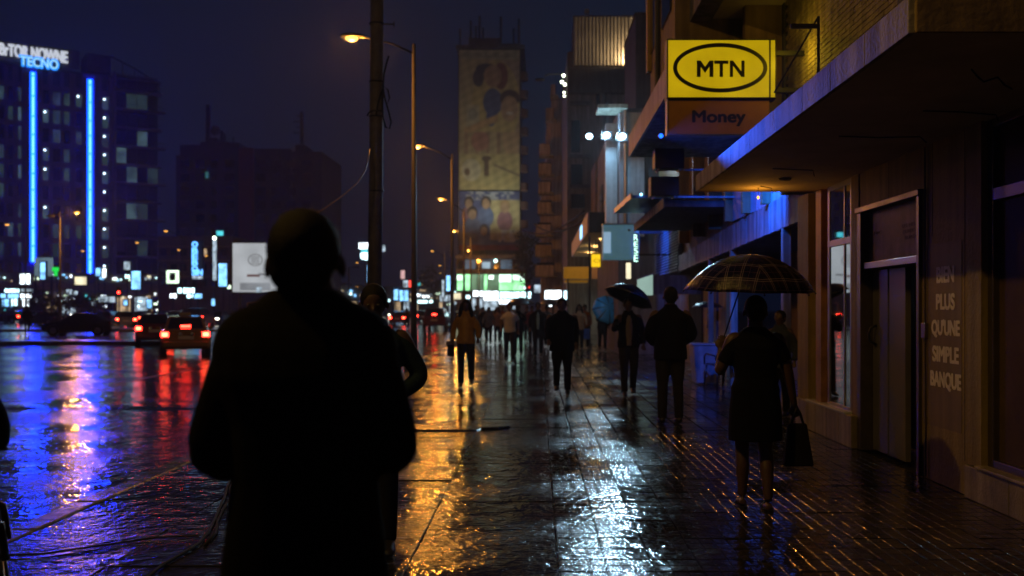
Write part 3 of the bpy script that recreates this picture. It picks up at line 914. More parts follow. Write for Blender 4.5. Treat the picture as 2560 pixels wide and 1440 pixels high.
MB().box(W(1480, 0, 55).x, W(1541, 0, 55).x, 55, 55.3, W(0, 697, 55).z, W(0, 668, 55).z).build('board', mat('brown_board', (0.28, 0.15, 0.07), 0.5, var=0.15, emit=(0.6, 0.3, 0.12), es=0.06), yc)
text('lettering', 'money', 0.3, mat('brown_ink'), yc, W(1512, 683, 54.98), FACE_CAM, fit=(0.55, 0.2), extrude=0.003)
MB().tube([(2.95, 55.1, 3.8), (2.95, 55.1, 4.62)], .02, 6).build('hanger', M_black, yc)
MB().tube([(W(1420, 0, 56).x, 56.1, 0), (W(1420, 0, 56).x, 56.1, 3.3)], 0.05, 8).build('post', M_black, ya)
pl = thing('awning_post', 'black iron post in front of the awning boards', 'post', W(1474, 860, 42) * 1.0)
px_ = W(1474, 0, 42).x
MB().tube([(px_, 42, 0), (px_, 42, 4.62)], [0.045, 0.04], 8).build('shaft', M_black, pl)
MB().lathe([(0.1, 0), (0.1, 0.05), (0.05, 0.08)], (px_, 42, 0), 10).build('foot', M_black, pl)

# small lit signs along the footpath end: (x0,y0,x1,y1,d,colour key,label)
SG = {'w': glow('white_sign_face', (0.82, 0.93, 1.0), 3.2, 0.65, 2.2), 'c': glow('cyan_white_face', (0.6, 0.95, 1.0), 3.4, 0.65, 2.0), 'b': glow('blue_white_face', (0.22, 0.56, 1.0), 2.0, 0.6, 1.3),
      'g': glow('green_white_face', (0.75, 1.0, 0.72), 2.2, 0.35, 1.2), 'y': glow('cream_face', (1.0, 0.9, 0.6), 1.2, 0.25, 1.0), 'k': glow('pale_wash_face', (0.62, 0.8, 0.95), 0.7, 0.75, 1.8), 't': glow('teal_face', (0.1, 0.75, 0.85), 1.1, 0.3),
      'r': glow('red_face', (1.0, 0.06, 0.04), 2.5), 'p': glow('pink_face', (1, .6, .6), 0.8, .3), 'o': glow('warm_face', (1.0, 0.7, 0.4), 0.55, .5, 2)}


def box_sign(px0, py0, px1, py1, d, key, label, name='lit_sign', posted=True, group=None, wall=False):
    a_, b2 = W(px0, py1, d), W(px1, py0, d)
    t_ = thing(name, label, 'sign', (0.5 * (a_.x + b2.x), d, a_.z if not posted else 0), group=group)
    fr = max(0.03, 0.0009 * d)
    MB().box(a_.x - fr, b2.x + fr, d, d + 0.25, a_.z - fr, b2.z + fr).build('case', M_black, t_)
    MB().box(a_.x, b2.x, d - 0.02, d - 0.002, a_.z, b2.z).build('face', SG[key], t_)
    if posted and a_.z > 0.3:
        cx = 0.5 * (a_.x + b2.x)
        MB().tube([(cx, d + .12, -0.13), (cx, d + .12, a_.z)], 0.06, 8).build('post', M_black, t_)
    return t_


box_sign(1362, 726, 1403, 748, 62, 'w', 'white lit sign with a blue swoosh at the end of the footpath')
text('lettering', 'C', .5, glow('blue_mark', (.05, .2, .9), 1.0), bpy.data.objects['lit_sign'], W(1378, 738, 61.96), FACE_CAM, fit=(.5, .25), extrude=.003)
box_sign(1410, 727, 1426, 748, 61, 'c', 'pale lit sign just right of the swoosh sign')
box_sign(1430, 726, 1443, 749, 61.5, 'c', 'narrow pale lit sign at the footpath end, near the ochre awning')
box_sign(1373, 749, 1384, 766, 63, 'w', 'small white lit panel under the swoosh sign', posted=False)
box_sign(1519, 697, 1537, 726, 48, 'y', 'cream lit panel below the brown awning board', posted=False)
box_sign(1545, 668, 1556, 692, 36, 'k', 'pale lit strip sign beside the teal box', posted=False)
box_sign(1565, 657, 1577, 697, 34, 'y', 'tall cream lit strip sign under the teal box', posted=False)
wsn = thing('white_wall_sign', 'white lit trapezoid sign leaning over the two umbrellas', 'sign', (3.3, 28, 2.1))
MB().hexa([(W(1594, 0, 27).x, 27, W(0, 738, 27).z), (W(1632, 0, 27).x, 27, W(0, 738, 27).z), (W(1632, 0, 27).x, 27.1, W(0, 738, 27).z), (W(1594, 0, 27).x, 27.1, W(0, 738, 27).z),
           (W(1594, 0, 27).x, 27, W(0, 699, 27).z), (W(1632, 0, 27).x, 27, W(0, 686, 27).z), (W(1632, 0, 27).x, 27.1, W(0, 686, 27).z), (W(1594, 0, 27).x, 27.1, W(0, 699, 27).z)]).build('face', glow('mint_wash', (0.6, 0.9, 0.78), 0.45, 0.2), wsn)
MB().hexa([(W(1592, 0, 27).x, 26.98, W(0, 699, 27).z), (W(1633, 0, 27).x, 26.98, W(0, 686, 27).z), (W(1633, 0, 27).x, 27.12, W(0, 686, 27).z), (W(1592, 0, 27).x, 27.12, W(0, 699, 27).z),
           (W(1592, 0, 27).x, 26.98, W(0, 695, 27).z), (W(1633, 0, 27).x, 26.98, W(0, 682, 27).z), (W(1633, 0, 27).x, 27.12, W(0, 682, 27).z), (W(1592, 0, 27).x, 27.12, W(0, 695, 27).z)]).build('top_trim', mat('lilac_board'), wsn)
MB().box(W(1633, 0, 27).x, 4.4, 26.99, 27.1, W(0, 735, 27).z, W(0, 688, 27).z).build('panel', M_grey, wsn)
# ================================================================== far right: corrugated block, balcony block, mural tower
eb = thing('corrugated_top_block', 'tall grey block crowned by warm-lit corrugated sheeting', 'building', (3.8, 62, 0))
z16, z19 = W(0, 152, 60).z, W(0, 44, 60).z
MB().box(W(1418, 0, 60).x, 7.5, 60.2, 75, 0, z16 + 0.6).build('wall', M_grey, eb)
cx0, cx1 = W(1434, 0, 60).x, W(1587, 0, 60).x
n = 17
ridge = []
for i in range(n):
    t0 = cx0 + (cx1 - cx0) * i / n
    w_ = (cx1 - cx0) / n
    ridge += [(t0, 0.0), (t0 + w_ * .3, 0.0), (t0 + w_ * .42, -0.2), (t0 + w_ * .85, -0.2)]
ridge.append((cx1, 0.0))
MB().loft([[(x, 60.05 + y, z) for x, y in ridge] for z in (z16 - 0.3, z19)], cap=False, closed=False).build('corrugated_sheet', mat('ribbed_metal_sheet', (0.55, 0.5, 0.42), 0.35, 0.5, var=0.2, scale=1.5, stain=0.3), eb)
MB().box(cx0 - .05, cx1 + .05, 59.95, 60.5, z19, z19 + 0.12).build('cap', M_alu, eb)
MB().box(cx0, cx0 + .06, 60.1, 64, z16, z19).build('side_sheet', M_dgrey, eb)
MB().box(W(1420, 0, 60).x, W(1600, 0, 60).x, 59.7, 60.25, z16 - 2.0, z16 - 0.5).build('ledge', M_dgrey, eb)
for k, zz in enumerate((W(0, 470, 60).z, W(0, 395, 60).z, W(0, 262, 60).z)):
    MB().box(W(1424, 0, 60).x, W(1475, 0, 60).x, 59.9, 60.25, zz, zz + 0.2).build('sill_band', M_dgrey, eb)
for k, (a_, b2, y0, y1) in enumerate(((1428, 1450, 300, 380), (1428, 1456, 410, 465), (1490, 1505, 180, 290), (1428, 1462, 485, 520))):
    MB().box(W(a_, 0, 60).x, W(b2, 0, 60).x, 60.1, 60.22, W(0, y1, 60).z, W(0, y0, 60).z).build('window', M_glassf, eb)
MB().tube([(W(1506, 0, 60).x, 60.0, 2), (W(1506, 0, 60).x, 60.0, z16 - 2)], 0.16, 8).build('duct', M_grey, eb)
MB().tube([(W(1522, 0, 60).x, 60.0, 2), (W(1522, 0, 60).x, 60.0, z16 - 2)], 0.12, 8).build('duct', M_grey, eb)
MB().box(W(1478, 0, 60).x, W(1512, 0, 60).x, 55.9, 60.2, 5.42, W(0, 430, 60).z).build('bay', M_wall2, eb)
up_ = W(1586, 160, 59.6)
fx = thing('roof_uplight', 'warm uplight at the foot of the corrugated sheeting', 'lamp', up_)
MB().box(up_.x - .2, up_.x + .2, up_.y - .1, up_.y + .1, up_.z - .12, up_.z).build('housing', M_black, fx)
MB().box(up_.x - .17, up_.x + .17, up_.y - .07, up_.y + .07, up_.z, up_.z + .02).build('lens', glow('warm_lens', (1.0, 0.72, 0.38), 6), fx)
lamp('uplight_beam', 'SPOT', (up_.x, up_.y, up_.z + .1), 1700, (1.0, 0.70, 0.36), fx, 0.1, target=(up_.x - 1.4, 60.0, up_.z + 1.4), cone=130, blend=0.8)
mast = thing('roof_mast', 'thin mast with a small box on the corrugated roof', 'mast', W(1467, 42, 60))
MB().tube([W(1467, 44, 60.2), W(1467, 24, 60.2)], 0.035, 6).build('rod', M_steel, mast)
MB().box(*(lambda p: (p.x - .15, p.x + .15, p.y - .1, p.y + .1, p.z - .1, p.z + .15))(W(1467, 30, 60.2))).build('head', M_grey, mast)
dw = thing('dark_side_tower', 'narrow black tower wall beside the corrugated block', 'building', (3.6, 40, 0))
MB().box(W(1590, 0, 46).x, 8, 46.1, 52, 9, W(0, 34, 46).z).build('wall', M_dgrey, dw)
MB().box(W(1590, 0, 46).x - .06, 8.1, 46.0, 52, W(0, 34, 46).z, W(0, 30, 46).z).build('coping', M_dgrey, dw)
# bracket street lamp, unlit, and a bead string of lights at the roof edge
ul = thing('unlit_roof_lamp', 'unlit lamp on a thin arm reaching left from the roof edge', 'lamp', W(1408, 190, 62))
MB().tube([W(1412, 186, 62), W(1372, 185, 62), W(1362, 190, 62)], 0.05, 6).build('arm', M_steel, ul)
MB().ball(W(1350, 199, 62), 0.32, 0.15, 0.1, n=10, m=6).build('head', M_steel, ul, smooth=True)
for k, (px, py) in enumerate(((1409, 189), (1405, 205), (1412, 211), (1410, 231), (1411, 240))):
    bl = thing('roof_bulb', 'bright bulb on the roof edge cable, %s from the top' % ('first', 'second', 'third', 'fourth', 'lowest')[k], 'bulb', W(px, py, 61.5), group='bulbs on the roof edge')
    MB().ball(W(px, py, 61.5), 0.09 if k < 3 else .06, n=10, m=6).build('globe', glow('green_white_bulb', (0.9, 1.0, 0.7), 10 if k < 3 else 3), bl)
    MB().tube([W(px, py, 61.5), W(px + 5, py, 61.6)], 0.025, 6).build('holder', M_black, bl)

bb = thing('balcony_block', 'apartment block with stepped balconies and lilac walls', 'building', (1.0, 78, 0))
D = 74
M_lil = mat('lilac_render', (0.46, 0.40, 0.46), 0.8, var=0.25, scale=0.6, stain=0.45)
MB().box(W(1379, 0, D).x, W(1440, 0, D).x, D, D + 14, 0, W(0, 246, D).z).build('wall', M_lil, bb)
MB().box(W(1366, 0, D).x, W(1400, 0, D).x, D + 1.0, D + 14, 0, W(0, 300, D).z).build('wall', M_lil, bb)
MB().box(W(1352, 0, D).x, W(1390, 0, D).x, D + 2.0, D + 14, 0, W(0, 395, D).z).build('wall', M_lil, bb)
for k, (py, xl, xr) in enumerate(((246, 1376, 1396), (304, 1364, 1392), (392, 1348, 1384), (440, 1346, 1386), (485, 1346, 1384), (535, 1344, 1386), (590, 1340, 1384), (640, 1338, 1386), (690, 1338, 1392))):
    z = W(0, py, D).z
    bo = MB().box(W(xl, 0, D).x, W(xr, 0, D).x, D - 1.3, D, z - 0.14, z).build('balcony', M_conc, bb)
    MB().box(W(xl, 0, D).x, W(xr - 8, 0, D).x, D - 1.32, D - 1.24, z, z + 0.75).build('parapet', mat('cream_parapet', (0.42, 0.34, 0.24), 0.8, var=0.2, stain=0.4) if k % 2 else M_lil, bo)
    MB().box(W(xl + 4, 0, D).x, W(xr - 6, 0, D).x, D - 0.05, D + .01, z + 0.1, z + 1.0).build('door_pane', M_glassf, bo)
for k, (px, py, wx, hy) in enumerate(((1372, 628, 6, 9), (1356, 626, 4, 8), (1347, 622, 5, 6))):
    MB().box(W(px, 0, D).x, W(px + wx, 0, D).x, D - 0.08, D - .02, W(0, py + hy, D).z, W(0, py, D).z).build('lit_window', SG['o'], bb)
for k in range(2):
    cb = thing('overhead_cable', ('sagging black cable from the balcony block to the shop canopy', 'lower slack cable beside the balcony block')[k], 'cable', W(1345, 590 - 10 * k, 70))
    a_, b2 = (W(1305, 575, 70), W(1460, 528, 46)) if k == 0 else (W(1335, 560, 70), W(1465, 545, 46))
    MB().tube([a_.lerp(b2, t / 8) - Vector((0, 0, 1.2 * (t / 8) * (1 - t / 8) * 2)) for t in range(9)], 0.05, 6).build('line', M_cable, cb)

# ------------------------------------------------------------------ mural tower
TD = 140.0
mt = thing('mural_tower', 'tall tower block with a giant painted advertising banner and rounded side balconies', 'building', (W(1225, 0, TD).x, TD, 0))
tx0, tx1 = W(1145, 0, TD).x, W(1301, 0, TD).x
tz0, tz1 = W(0, 640, TD).z, W(0, 122, TD).z
MB().box(tx0, tx1, TD, TD + 16, 0, tz1).build('wall', M_dgrey, mt)
MB().box(tx0 - .3, tx1 + .6, TD - .3, TD + 16, tz1, tz1 + 0.5).build('cornice', M_dgrey, mt)
MB().box(W(1170, 0, TD).x, W(1254, 0, TD).x, TD + 1, TD + 12, tz1 + .5, W(0, 90, TD).z).build('plant_room', M_dgrey, mt)
MB().box(W(1254, 0, TD).x, W(1298, 0, TD).x, TD + 1, TD + 12, tz1 + .5, W(0, 104, TD).z).build('plant_room', M_dgrey, mt)
for px, py in ((1150, 72), (1177, 52), (1199, 40), (1190, 66), (1208, 70), (1252, 42), (1284, 72), (1297, 48)):
    MB().tube([W(px, 118, TD + 1.5), W(px, py, TD + 1.5)], 0.16, 6).build('antenna', M_black, mt)
for j in range(12):
    zc = tz1 - 3.2 - j * 2.62
    MB().lathe([(0.9, -1.0), (1.0, -.9), (1.0, 0.1), (0.85, 0.2)], (tx1 + 0.1, TD + 1.3, zc), 12).build('round_balcony', mat('red_brown_render', (0.16, 0.09, 0.08), .8, var=.2), mt)


def ell(u, v, cx, cy_, rx, ry):
    return ((u - cx) / rx) ** 2 + ((v - cy_) / ry) ** 2 < 1


def mural(px, py):
    """printed banner: (x, y) in photo pixels -> print colour"""
    rn = random.Random(int(px / 7) * 91 + int(py / 6))
    if py < 476:
        c = (0.34, 0.30, 0.15)
        if py < 148: c = (0.25, 0.24, 0.16) if 1155 < px < 1290 and 132 < py < 144 and rn.random() > .3 else (0.33, 0.31, 0.2)
        if 150 < py < 330: c = (0.36, 0.31, 0.17) if px < 1215 else (0.32, 0.25, 0.17)
        if ell(px, py, 1240, 260, 60, 110): c = (0.40, 0.33, 0.14)
        if ell(px, py, 1196, 195, 14, 22) or ell(px, py, 1215, 172, 26, 14): c = (0.05, 0.05, 0.06)
        if ell(px, py, 1252, 190, 18, 34): c = (0.16, 0.07, 0.06)
        if ell(px, py, 1232, 190, 22, 28): c = (0.30, 0.20, 0.12)
        if ell(px, py, 1232, 255, 24, 34) : c = (0.07, 0.10, 0.20)
        if ell(px, py, 1228, 292, 12, 24): c = (0.07, 0.10, 0.20)
        if ell(px, py, 1275, 246, 25, 22): c = (0.07, 0.05, 0.05)
        if ell(px, py, 1274, 272, 22, 32): c = (0.36, 0.25, 0.15)
        if ell(px, py, 1274, 283, 9, 4): c = (0.5, 0.48, 0.42)
        if 1166 < px < 1198 and 262 < py < 318: c = (0.28, 0.27, 0.2) if ell(px, py, 1182, 286, 11, 16) else (0.40, 0.37, 0.24)
        if abs(py - (330 - (px - 1160) * 0.42)) < 9 and 1160 < px < 1245: c = (0.40, 0.27, 0.13)
        if 330 < py < 385:
            c = (0.34, 0.28, 0.16) if (int(px / 9) % 3) else (0.25, 0.17, 0.11)
            if ell(px, py, 1280, 350, 24, 40): c = (0.36, 0.26, 0.15)
            if ell(px, py, 1200, 352, 22, 26): c = (0.30, 0.16, 0.12)
        if py >= 385: c = (0.38, 0.33, 0.16)
        if py >= 385 and ell(px, py, 1178, 425, 24, 28): c = (0.43, 0.40, 0.28)
        if py >= 385 and (ell(px, py, 1168, 430, 7, 9) or (1210 < px < 1222 and 395 < py < 440) or ell(px, py, 1216, 396, 12, 7)): c = (0.13, 0.09, 0.06)
        if py > 400 and abs(py - (412 + (px - 1235) * 0.42)) < 3 and px > 1235: c = (0.2, 0.15, 0.1)
    else:
        c = (0.07, 0.09, 0.2)
        if py < 500 and 1165 < px < 1285 and rn.random() > .5: c = (0.3, 0.32, 0.36)
        if 500 < py < 600 and px > 1225: c = (0.36, 0.31, 0.17)
        for cx, cy_, s in ((1172, 510, 12), (1215, 510, 13), (1181, 536, 13), (1262, 520, 13), (1210, 578, 11)):
            if ell(px, py, cx, cy_ + 30 * s / 12, s * 1.5, s * 2.0): c = ((0.10, 0.14, 0.26), (0.09, 0.12, 0.2), (0.2, 0.1, 0.12), (0.12, 0.2, 0.3), (0.3, 0.12, 0.1))[cx % 5]
            if ell(px, py, cx, cy_ - 5, s, s * 1.2): c = (0.04, 0.03, 0.03) if cx != 1262 else (.3, .2, .1)
            if ell(px, py, cx, cy_, s * .75, s): c = (0.30, 0.20, 0.13)
        if 575 < py < 605 and 1245 < px < 1288 and rn.random() > .45: c = (0.4, 0.4, 0.4)
        if py > 612: c = (0.18, 0.05, 0.06)
    return c


def banner(name, px0, px1, py0, py1, parent, nu, nv):
    me = bpy.data.meshes.new(name)
    vs, fs = [], []
    for j in range(nv + 1):
        for i in range(nu + 1):
            p = W(px0 + (px1 - px0) * i / nu, py0 + (py1 - py0) * j / nv, TD - 0.25)
            vs.append(p - ORG[parent])
    for j in range(nv):
        for i in range(nu):
            a_ = j * (nu + 1) + i
            fs.append((a_, a_ + nu + 1, a_ + nu + 2, a_ + 1))
    me.from_pydata(vs, [], fs)
    ca = me.color_attributes.new('print', 'FLOAT_COLOR', 'CORNER')
    for fi in range(nu * nv):
        i, j = fi % nu, fi // nu
        u_, v_ = px0 + (px1 - px0) * (i + .5) / nu, py0 + (py1 - py0) * (j + .5) / nv
        cs_ = [mural(u_ + ox, v_ + oy) for ox, oy in ((0, 0), (1.8, .6), (-1.6, .9), (.5, -1.9), (-.8, -1.2), (.6, 2.1))]
        sh_ = 1 + .18 * sin(u_ * .21 + v_ * .13) * sin(v_ * .17 - u_ * .05)
        c = tuple(sum(q[e_] for q in cs_) / 6 * sh_ * 1.25 for e_ in range(3))
        for k in range(4):
            ca.data[fi * 4 + k].color = (*c, 1)
    o = link(name, me, parent, MATS['printed_banner'])
    return o


pm = bpy.data.materials.new('printed_banner')
pm.use_nodes = True
at = pm.node_tree.nodes.new('ShaderNodeAttribute')
at.attribute_name = 'print'
pm.node_tree.links.new(at.outputs['Color'], pm.node_tree.nodes['Principled BSDF'].inputs['Base Color'])
pm.node_tree.nodes['Principled BSDF'].inputs['Roughness'].default_value = 0.8
MATS['printed_banner'] = pm
banner('banner', 1148, 1299, 125, 475, mt, 100, 230)
banner('banner', 1148, 1299, 478, 626, mt, 100, 98)
for px in (1160, 1205, 1250, 1290):  # floods added below the banner only to brighten the print
    p = W(px, 630, TD - 7)
    MB().box(p.x - .25, p.x + .25, p.y - .15, p.y + .15, p.z - .2, p.z).build('added_banner_flood', M_black, mt)
    lamp('added_banner_beam', 'SPOT', (p.x, p.y, p.z + .1), 800, (0.92, 1.0, 0.82), mt, 0.2, target=(p.x, TD, p.z + 15), cone=90, blend=0.8)

pod = thing('lit_podium', 'low glass podium below the tower with glowing green shop storey', 'building', (W(1228, 0, 128).x, 128, 0))
PD = 128.0
px0, px1 = W(1140, 0, PD).x, W(1314, 0, PD).x
MB().box(px0, px1, PD + .3, PD + 10, 0, W(0, 645, PD).z).build('wall', M_dgrey, pod)
MB().box(px0, px1, PD - 1, PD + .3, W(0, 647, PD).z, W(0, 638, PD).z).build('eaves', M_grey, pod)
MB().box(px0, px1, PD - .6, PD + .3, W(0, 685, PD).z, W(0, 673, PD).z).build('floor_band', M_grey, pod)
MB().box(px0, px1, PD - .2, PD + .3, W(0, 728.5, PD).z, W(0, 727, PD).z).build('floor_band', M_dgrey, pod)
PG = [glow('podium_green_a', (0.34, 0.95, 0.42), 1.7, .7, .5), glow('podium_green_b', (0.35, 0.7, 0.42), 0.5, .6, .4), glow('podium_mint', (0.75, 1.0, 0.85), 2.6, .4, .5), glow('podium_blue', (0.25, 0.45, 0.65), 0.16, .7, .5)]
for k, (a_, b2, g) in enumerate(((1143, 1158, 0), (1160, 1176, 0), (1178, 1192, 1), (1194, 1208, 1), (1210, 1218, 0), (1220, 1246, 1), (1248, 1280, 0), (1281, 1312, 0))):
    MB().box(W(a_, 0, PD).x, W(b2, 0, PD).x, PD, PD + .1, W(0, 726, PD).z, W(0, 686, PD).z).build('lit_pane', PG[g], pod)
for k, (a_, b2, y0, y1, g) in enumerate(((1248, 1278, 687, 705, 2), (1282, 1311, 687, 700, 2), (1143, 1156, 688, 700, 2), (1222, 1234, 688, 698, 2))):
    MB().box(W(a_, 0, PD).x, W(b2, 0, PD).x, PD - .1, PD - .02, W(0, y1, PD).z, W(0, y0, PD).z).build('lit_panel', PG[g], pod)
for k in range(11):
    a_ = 1145 + k * 15.2
    MB().box(W(a_, 0, PD).x, W(a_ + 13.6, 0, PD).x, PD + .1, PD + .2, W(0, 672, PD).z, W(0, 649, PD).z).build('upper_pane', PG[3] if k % 3 else M_glassf, pod)
MB().box(W(1205, 0, PD).x, W(1225, 0, PD).x, PD, PD + .08, W(0, 671, PD).z, W(0, 655, PD).z).build('lit_pane', glow('pale_blue_window', (.5, .75, .9), .55, .5, .6), pod)
MB().ball(W(1239, 652, PD - .2), 0.2, n=8, m=6).build('eaves_bulb', glow('mint_bulb', (.6, 1, .95), 8), pod)
for k, (a_, b2, y0, y1, key) in enumerate(((1183, 1207, 727, 741, 'w'), (1209, 1246, 728, 752, 'w'), (1250, 1300, 730, 745, 'c'), (1302, 1327, 730, 745, 'c'), (1165, 1178, 738, 746, 'c'), (1132, 1152, 733, 748, 'y'), (1181, 1190, 746, 775, 'k'), (1198, 1207, 746, 770, 'k'), (1210, 1244, 754, 775, 'k'), (1248, 1280, 749, 760, 'w'), (1268, 1300, 762, 772, 'k'))):
    a1, b1 = W(a_, y1, PD - 4 - k * .3), W(b2, y0, PD - 4 - k * .3)
    t_ = thing('shop_sign', ('white shop sign', 'widest white shop sign', 'long mint shop sign', 'mint shop sign at the far right', 'tiny cyan shop sign', 'cream shop sign', 'slim pale doorway light', 'pale doorway light', 'pale wide shopfront glow', 'white light strip', 'low pale shopfront glow')[k] + ' under the green podium', 'sign', (a1.x, a1.y, 0), group='shop signs under the podium')
    MB().box(a1.x, b1.x, a1.y, a1.y + .2, a1.z, b1.z).build('face', SG[key], t_)
    MB().box(a1.x - .1, b1.x + .1, a1.y + .2, a1.y + .4, a1.z - .1, b1.z + .1).build('case', M_dgrey, t_)
MB().box(W(1312, 0, PD).x, W(1318, 0, PD).x, PD - 8, PD - 7.8, W(0, 722, 120).z, W(0, 716, 120).z).build('corner_light', SG['w'], pod)
MB().box(W(1322, 0, PD).x, W(1327, 0, PD).x, PD - 8, PD - 7.8, W(0, 720, 120).z, W(0, 716, 120).z).build('corner_light', SG['r'], pod)
box_sign(1336, 712, 1352, 732, 90, 'k', 'pale round-cornered lit sign on the balcony block corner', posted=False)

# ================================================================== LED tower on the left
AXY, UX, UY = Vector((-81.06, 150.0)), 0.8270, 0.5622


def led_s(px):
    k = (px - VPX) / F
    return (k * AXY.y - AXY.x) / (UX - UY * k)


def led_z(px, py):
    return EYE + (VPY - py) / F * (AXY.y + UY * led_s(px))


lt = thing('led_tower', 'tall dark office tower with two vertical blue light strips and roof lettering', 'building', (AXY.x, AXY.y, 0), atan2(UY, UX), local=True)
M_tw = mat('mauve_cladding', (0.20, 0.16, 0.19), 0.7, var=0.2, scale=0.5, stain=0.3)
s0, s1, sb = -14.0, led_s(281), led_s(402)
ztop = led_z(82, 168)
MB().box(s0, s1, 0.5, 14, 0, ztop).build('core', M_dgrey, lt)
FH = 2.95
cols = [(-60, -46), (-36, -22), (-12, 10), (20, 33), (45, 54), (107, 122), (132, 152), (160, 175), (190, 205), (255, 272)]
cs = [(led_s(a_), led_s(b2)) for a_, b2 in cols]
zr0 = ztop - 2.4
rows = [zr0 - FH * (r + 1) for r in range(11)]
edges = [s0] + [v for c in cs for v in c] + [s1]
for i in range(0, len(edges), 2):
    MB().box(edges[i], edges[i + 1], 0, 0.5, 4, ztop).build('pier', M_tw, lt)
rl = random.Random(5)
LW = [glow('office_dim_%d' % k, c, s, .7, .5) for k, (c, s) in enumerate((((.4, .75, .9), .09), ((.45, .9, .8), .03), ((.35, .6, .9), .06)))]
pane_me = {}
for ci, (a_, b2) in enumerate(cs):
    for r, z in enumerate(rows + [rows[-1] - FH]):
        MB().box(a_ + .004, b2 - .004, 0.02, 0.5, z + 2.05, z + FH).build('spandrel', M_tw, lt) if ci % 2 == 0 or True else None
        key = (round(b2 - a_, 3),)
        if key not in pane_me:
            pane_me[key] = MB().box(-(b2 - a_) / 2, (b2 - a_) / 2, -0.02, 0.02, 0, 2.05).mesh('pane')
        lit = (ci in (4, 9) and rl.random() < .7) or rl.random() < .3 or (ci in (5, 6) and r == 1) or (ci == 5 and r in (3, 4))
        me = pane_me[key].copy()
        me.materials.append(rl.choice(LW) if lit else M_glassf)
        o = link('window', me, lt)
        o.location = ((a_ + b2) / 2, 0.4, z)
        if ci == 9 or (ci == 8 and r == 0) or (lit and ci == 5):
            MB().ball(((a_ * .6 + b2 * .4), 0.3, z + 1.7), 0.16, n=8, m=6).build('ceiling_lamp', glow('office_lamp', (.65, .85, 1), 5), lt)
M_led = glow('blue_led', (0.001, 0.0085, 1.0), 115)
M_ledc = glow('blue_led_core', (0.10, 0.30, 1.0), 5)
for px, pt, pb in ((82, 180, 655), (224.5, 198, 690)):
    s_ = led_s(px)
    z0, z1 = led_z(px, pb), led_z(px, pt)
    for sd_ in (-1, 1):
        MB().box(s_ + sd_ * .56 - .03, s_ + sd_ * .56 + .03, -0.55, 0.0, z0, z1).build('added_shield_fin', M_dgrey, lt)  # side plates added to keep the strip's light off the facade
    MB().box(s_ - 0.40, s_ + 0.40, -0.12, 0.0, z0, z1).build('strip_halo_plate', glow('blue_halo_glow', (0.003, 0.075, 1.0), 5.0), lt)  # plate given its own glow to stand in for the strip's blue halo
    z = z0
    while z < z1 - .2:
        ln = min(rl.uniform(2.2, 3.1), z1 - z)
        st = MB().box(s_ - 0.17, s_ + 0.17, -0.30, -0.125, z, z + ln - 0.12).build('light_strip', M_led, lt)
        MB().box(s_ - 0.09, s_ + 0.09, -0.34, -0.305, z + .1, z + ln - .25).build('strip_core', M_ledc, st)
        z += ln
# parapet, roof sign backing and letters
MB().box(s0, sb, -0.1, 14, ztop - .2, ztop + 0.15).build('parapet', M_dgrey, lt)
MB().box(s0, led_s(200), 0.6, 0.9, ztop + .6, ztop + 3.6).build('sign_backing', M_dgrey, lt)
sgw = glow('white_roof_letter', (0.82, 0.88, 1.0), 0.75)
t1 = text('roof_lettering', 'TBrTOR NOWNE', 2.2, sgw, lt, (led_s(78), 0.3, led_z(80, 131)), (radians(90), 0, 0), bold=.10, fit=(led_s(177) - led_s(-8), 1.75), extrude=.1)
t2 = text('roof_lettering', 'TECNO', 2.2, glow('blue_roof_letter', (0.02, 0.28, 1.0), 1.6), lt, (led_s(97), -0.35, led_z(97, 158)), (radians(90), 0, 0), bold=.13, fit=(led_s(145) - led_s(48), 1.6), extrude=.1)
t3 = text('roof_lettering', 'TECNO', 2.2, glow('pale_roof_letter', (0.4, 0.8, 1.0), 1.1), lt, (led_s(97), -0.5, led_z(97, 158)), (radians(90), 0, 0), bold=.02, fit=(led_s(143) - led_s(50), 1.3), extrude=.04)
MB().box(led_s(219), led_s(277), 0.4, 6, ztop + .6, ztop + 3.4).build('roof_hut', M_dgrey, lt)
for k in range(5):
    t = k / 4
    s_ = led_s(277) + (led_s(400) - led_s(277)) * t
    MB().tube([(s_, 0.5, ztop + .6 - 2.6 * t), (s_, 0.5, ztop + 3.4 - 3.6 * t)], 0.09, 6).build('frame_post', M_black, lt)
MB().tube([(led_s(277), 0.5, ztop + 3.4), (led_s(340), .5, ztop + 1.9), (led_s(400), 0.5, ztop - 0.3)], 0.12, 6).build('frame_rail', M_black, lt)
# rounded balcony wing
MB().box(s1, sb - .6, 0.6, 14, 0, ztop - 0.6).build('wing_core', M_dgrey, lt)
for r in range(13):
    z = ztop - 2.2 - FH * r
    ov = 1.2 if r % 2 else 0.6
    MB().box(s1 + .02, sb + ov - .6, -1.0, 0.6, z, z + 0.28).build('floor_slab', M_tw, lt)
    MB().box(s1 + .02, s1 + .5, -0.6, 0.6, z + .28, z + FH).build('wing_pier', M_tw, lt)
    for k in range(4):
        a_ = s1 + .6 + k * 1.62
        g = M_glassf
        if (r, k) in ((1, 1), (1, 2), (3, 2), (5, 1), (5, 3), (7, 1), (7, 2), (4, 0), (9, 2)): g = rl.choice([LW[1], LW[1], LW[0]])
        MB().box(a_, a_ + 1.5, 0.2, 0.3, z + .3, z + FH - .1).build('window', g, lt)
    MB().tube([(s1 + .5, -.9, z + .95), (sb + ov - .8, -.9, z + .95)], 0.04, 5).build('rail', M_black, lt)
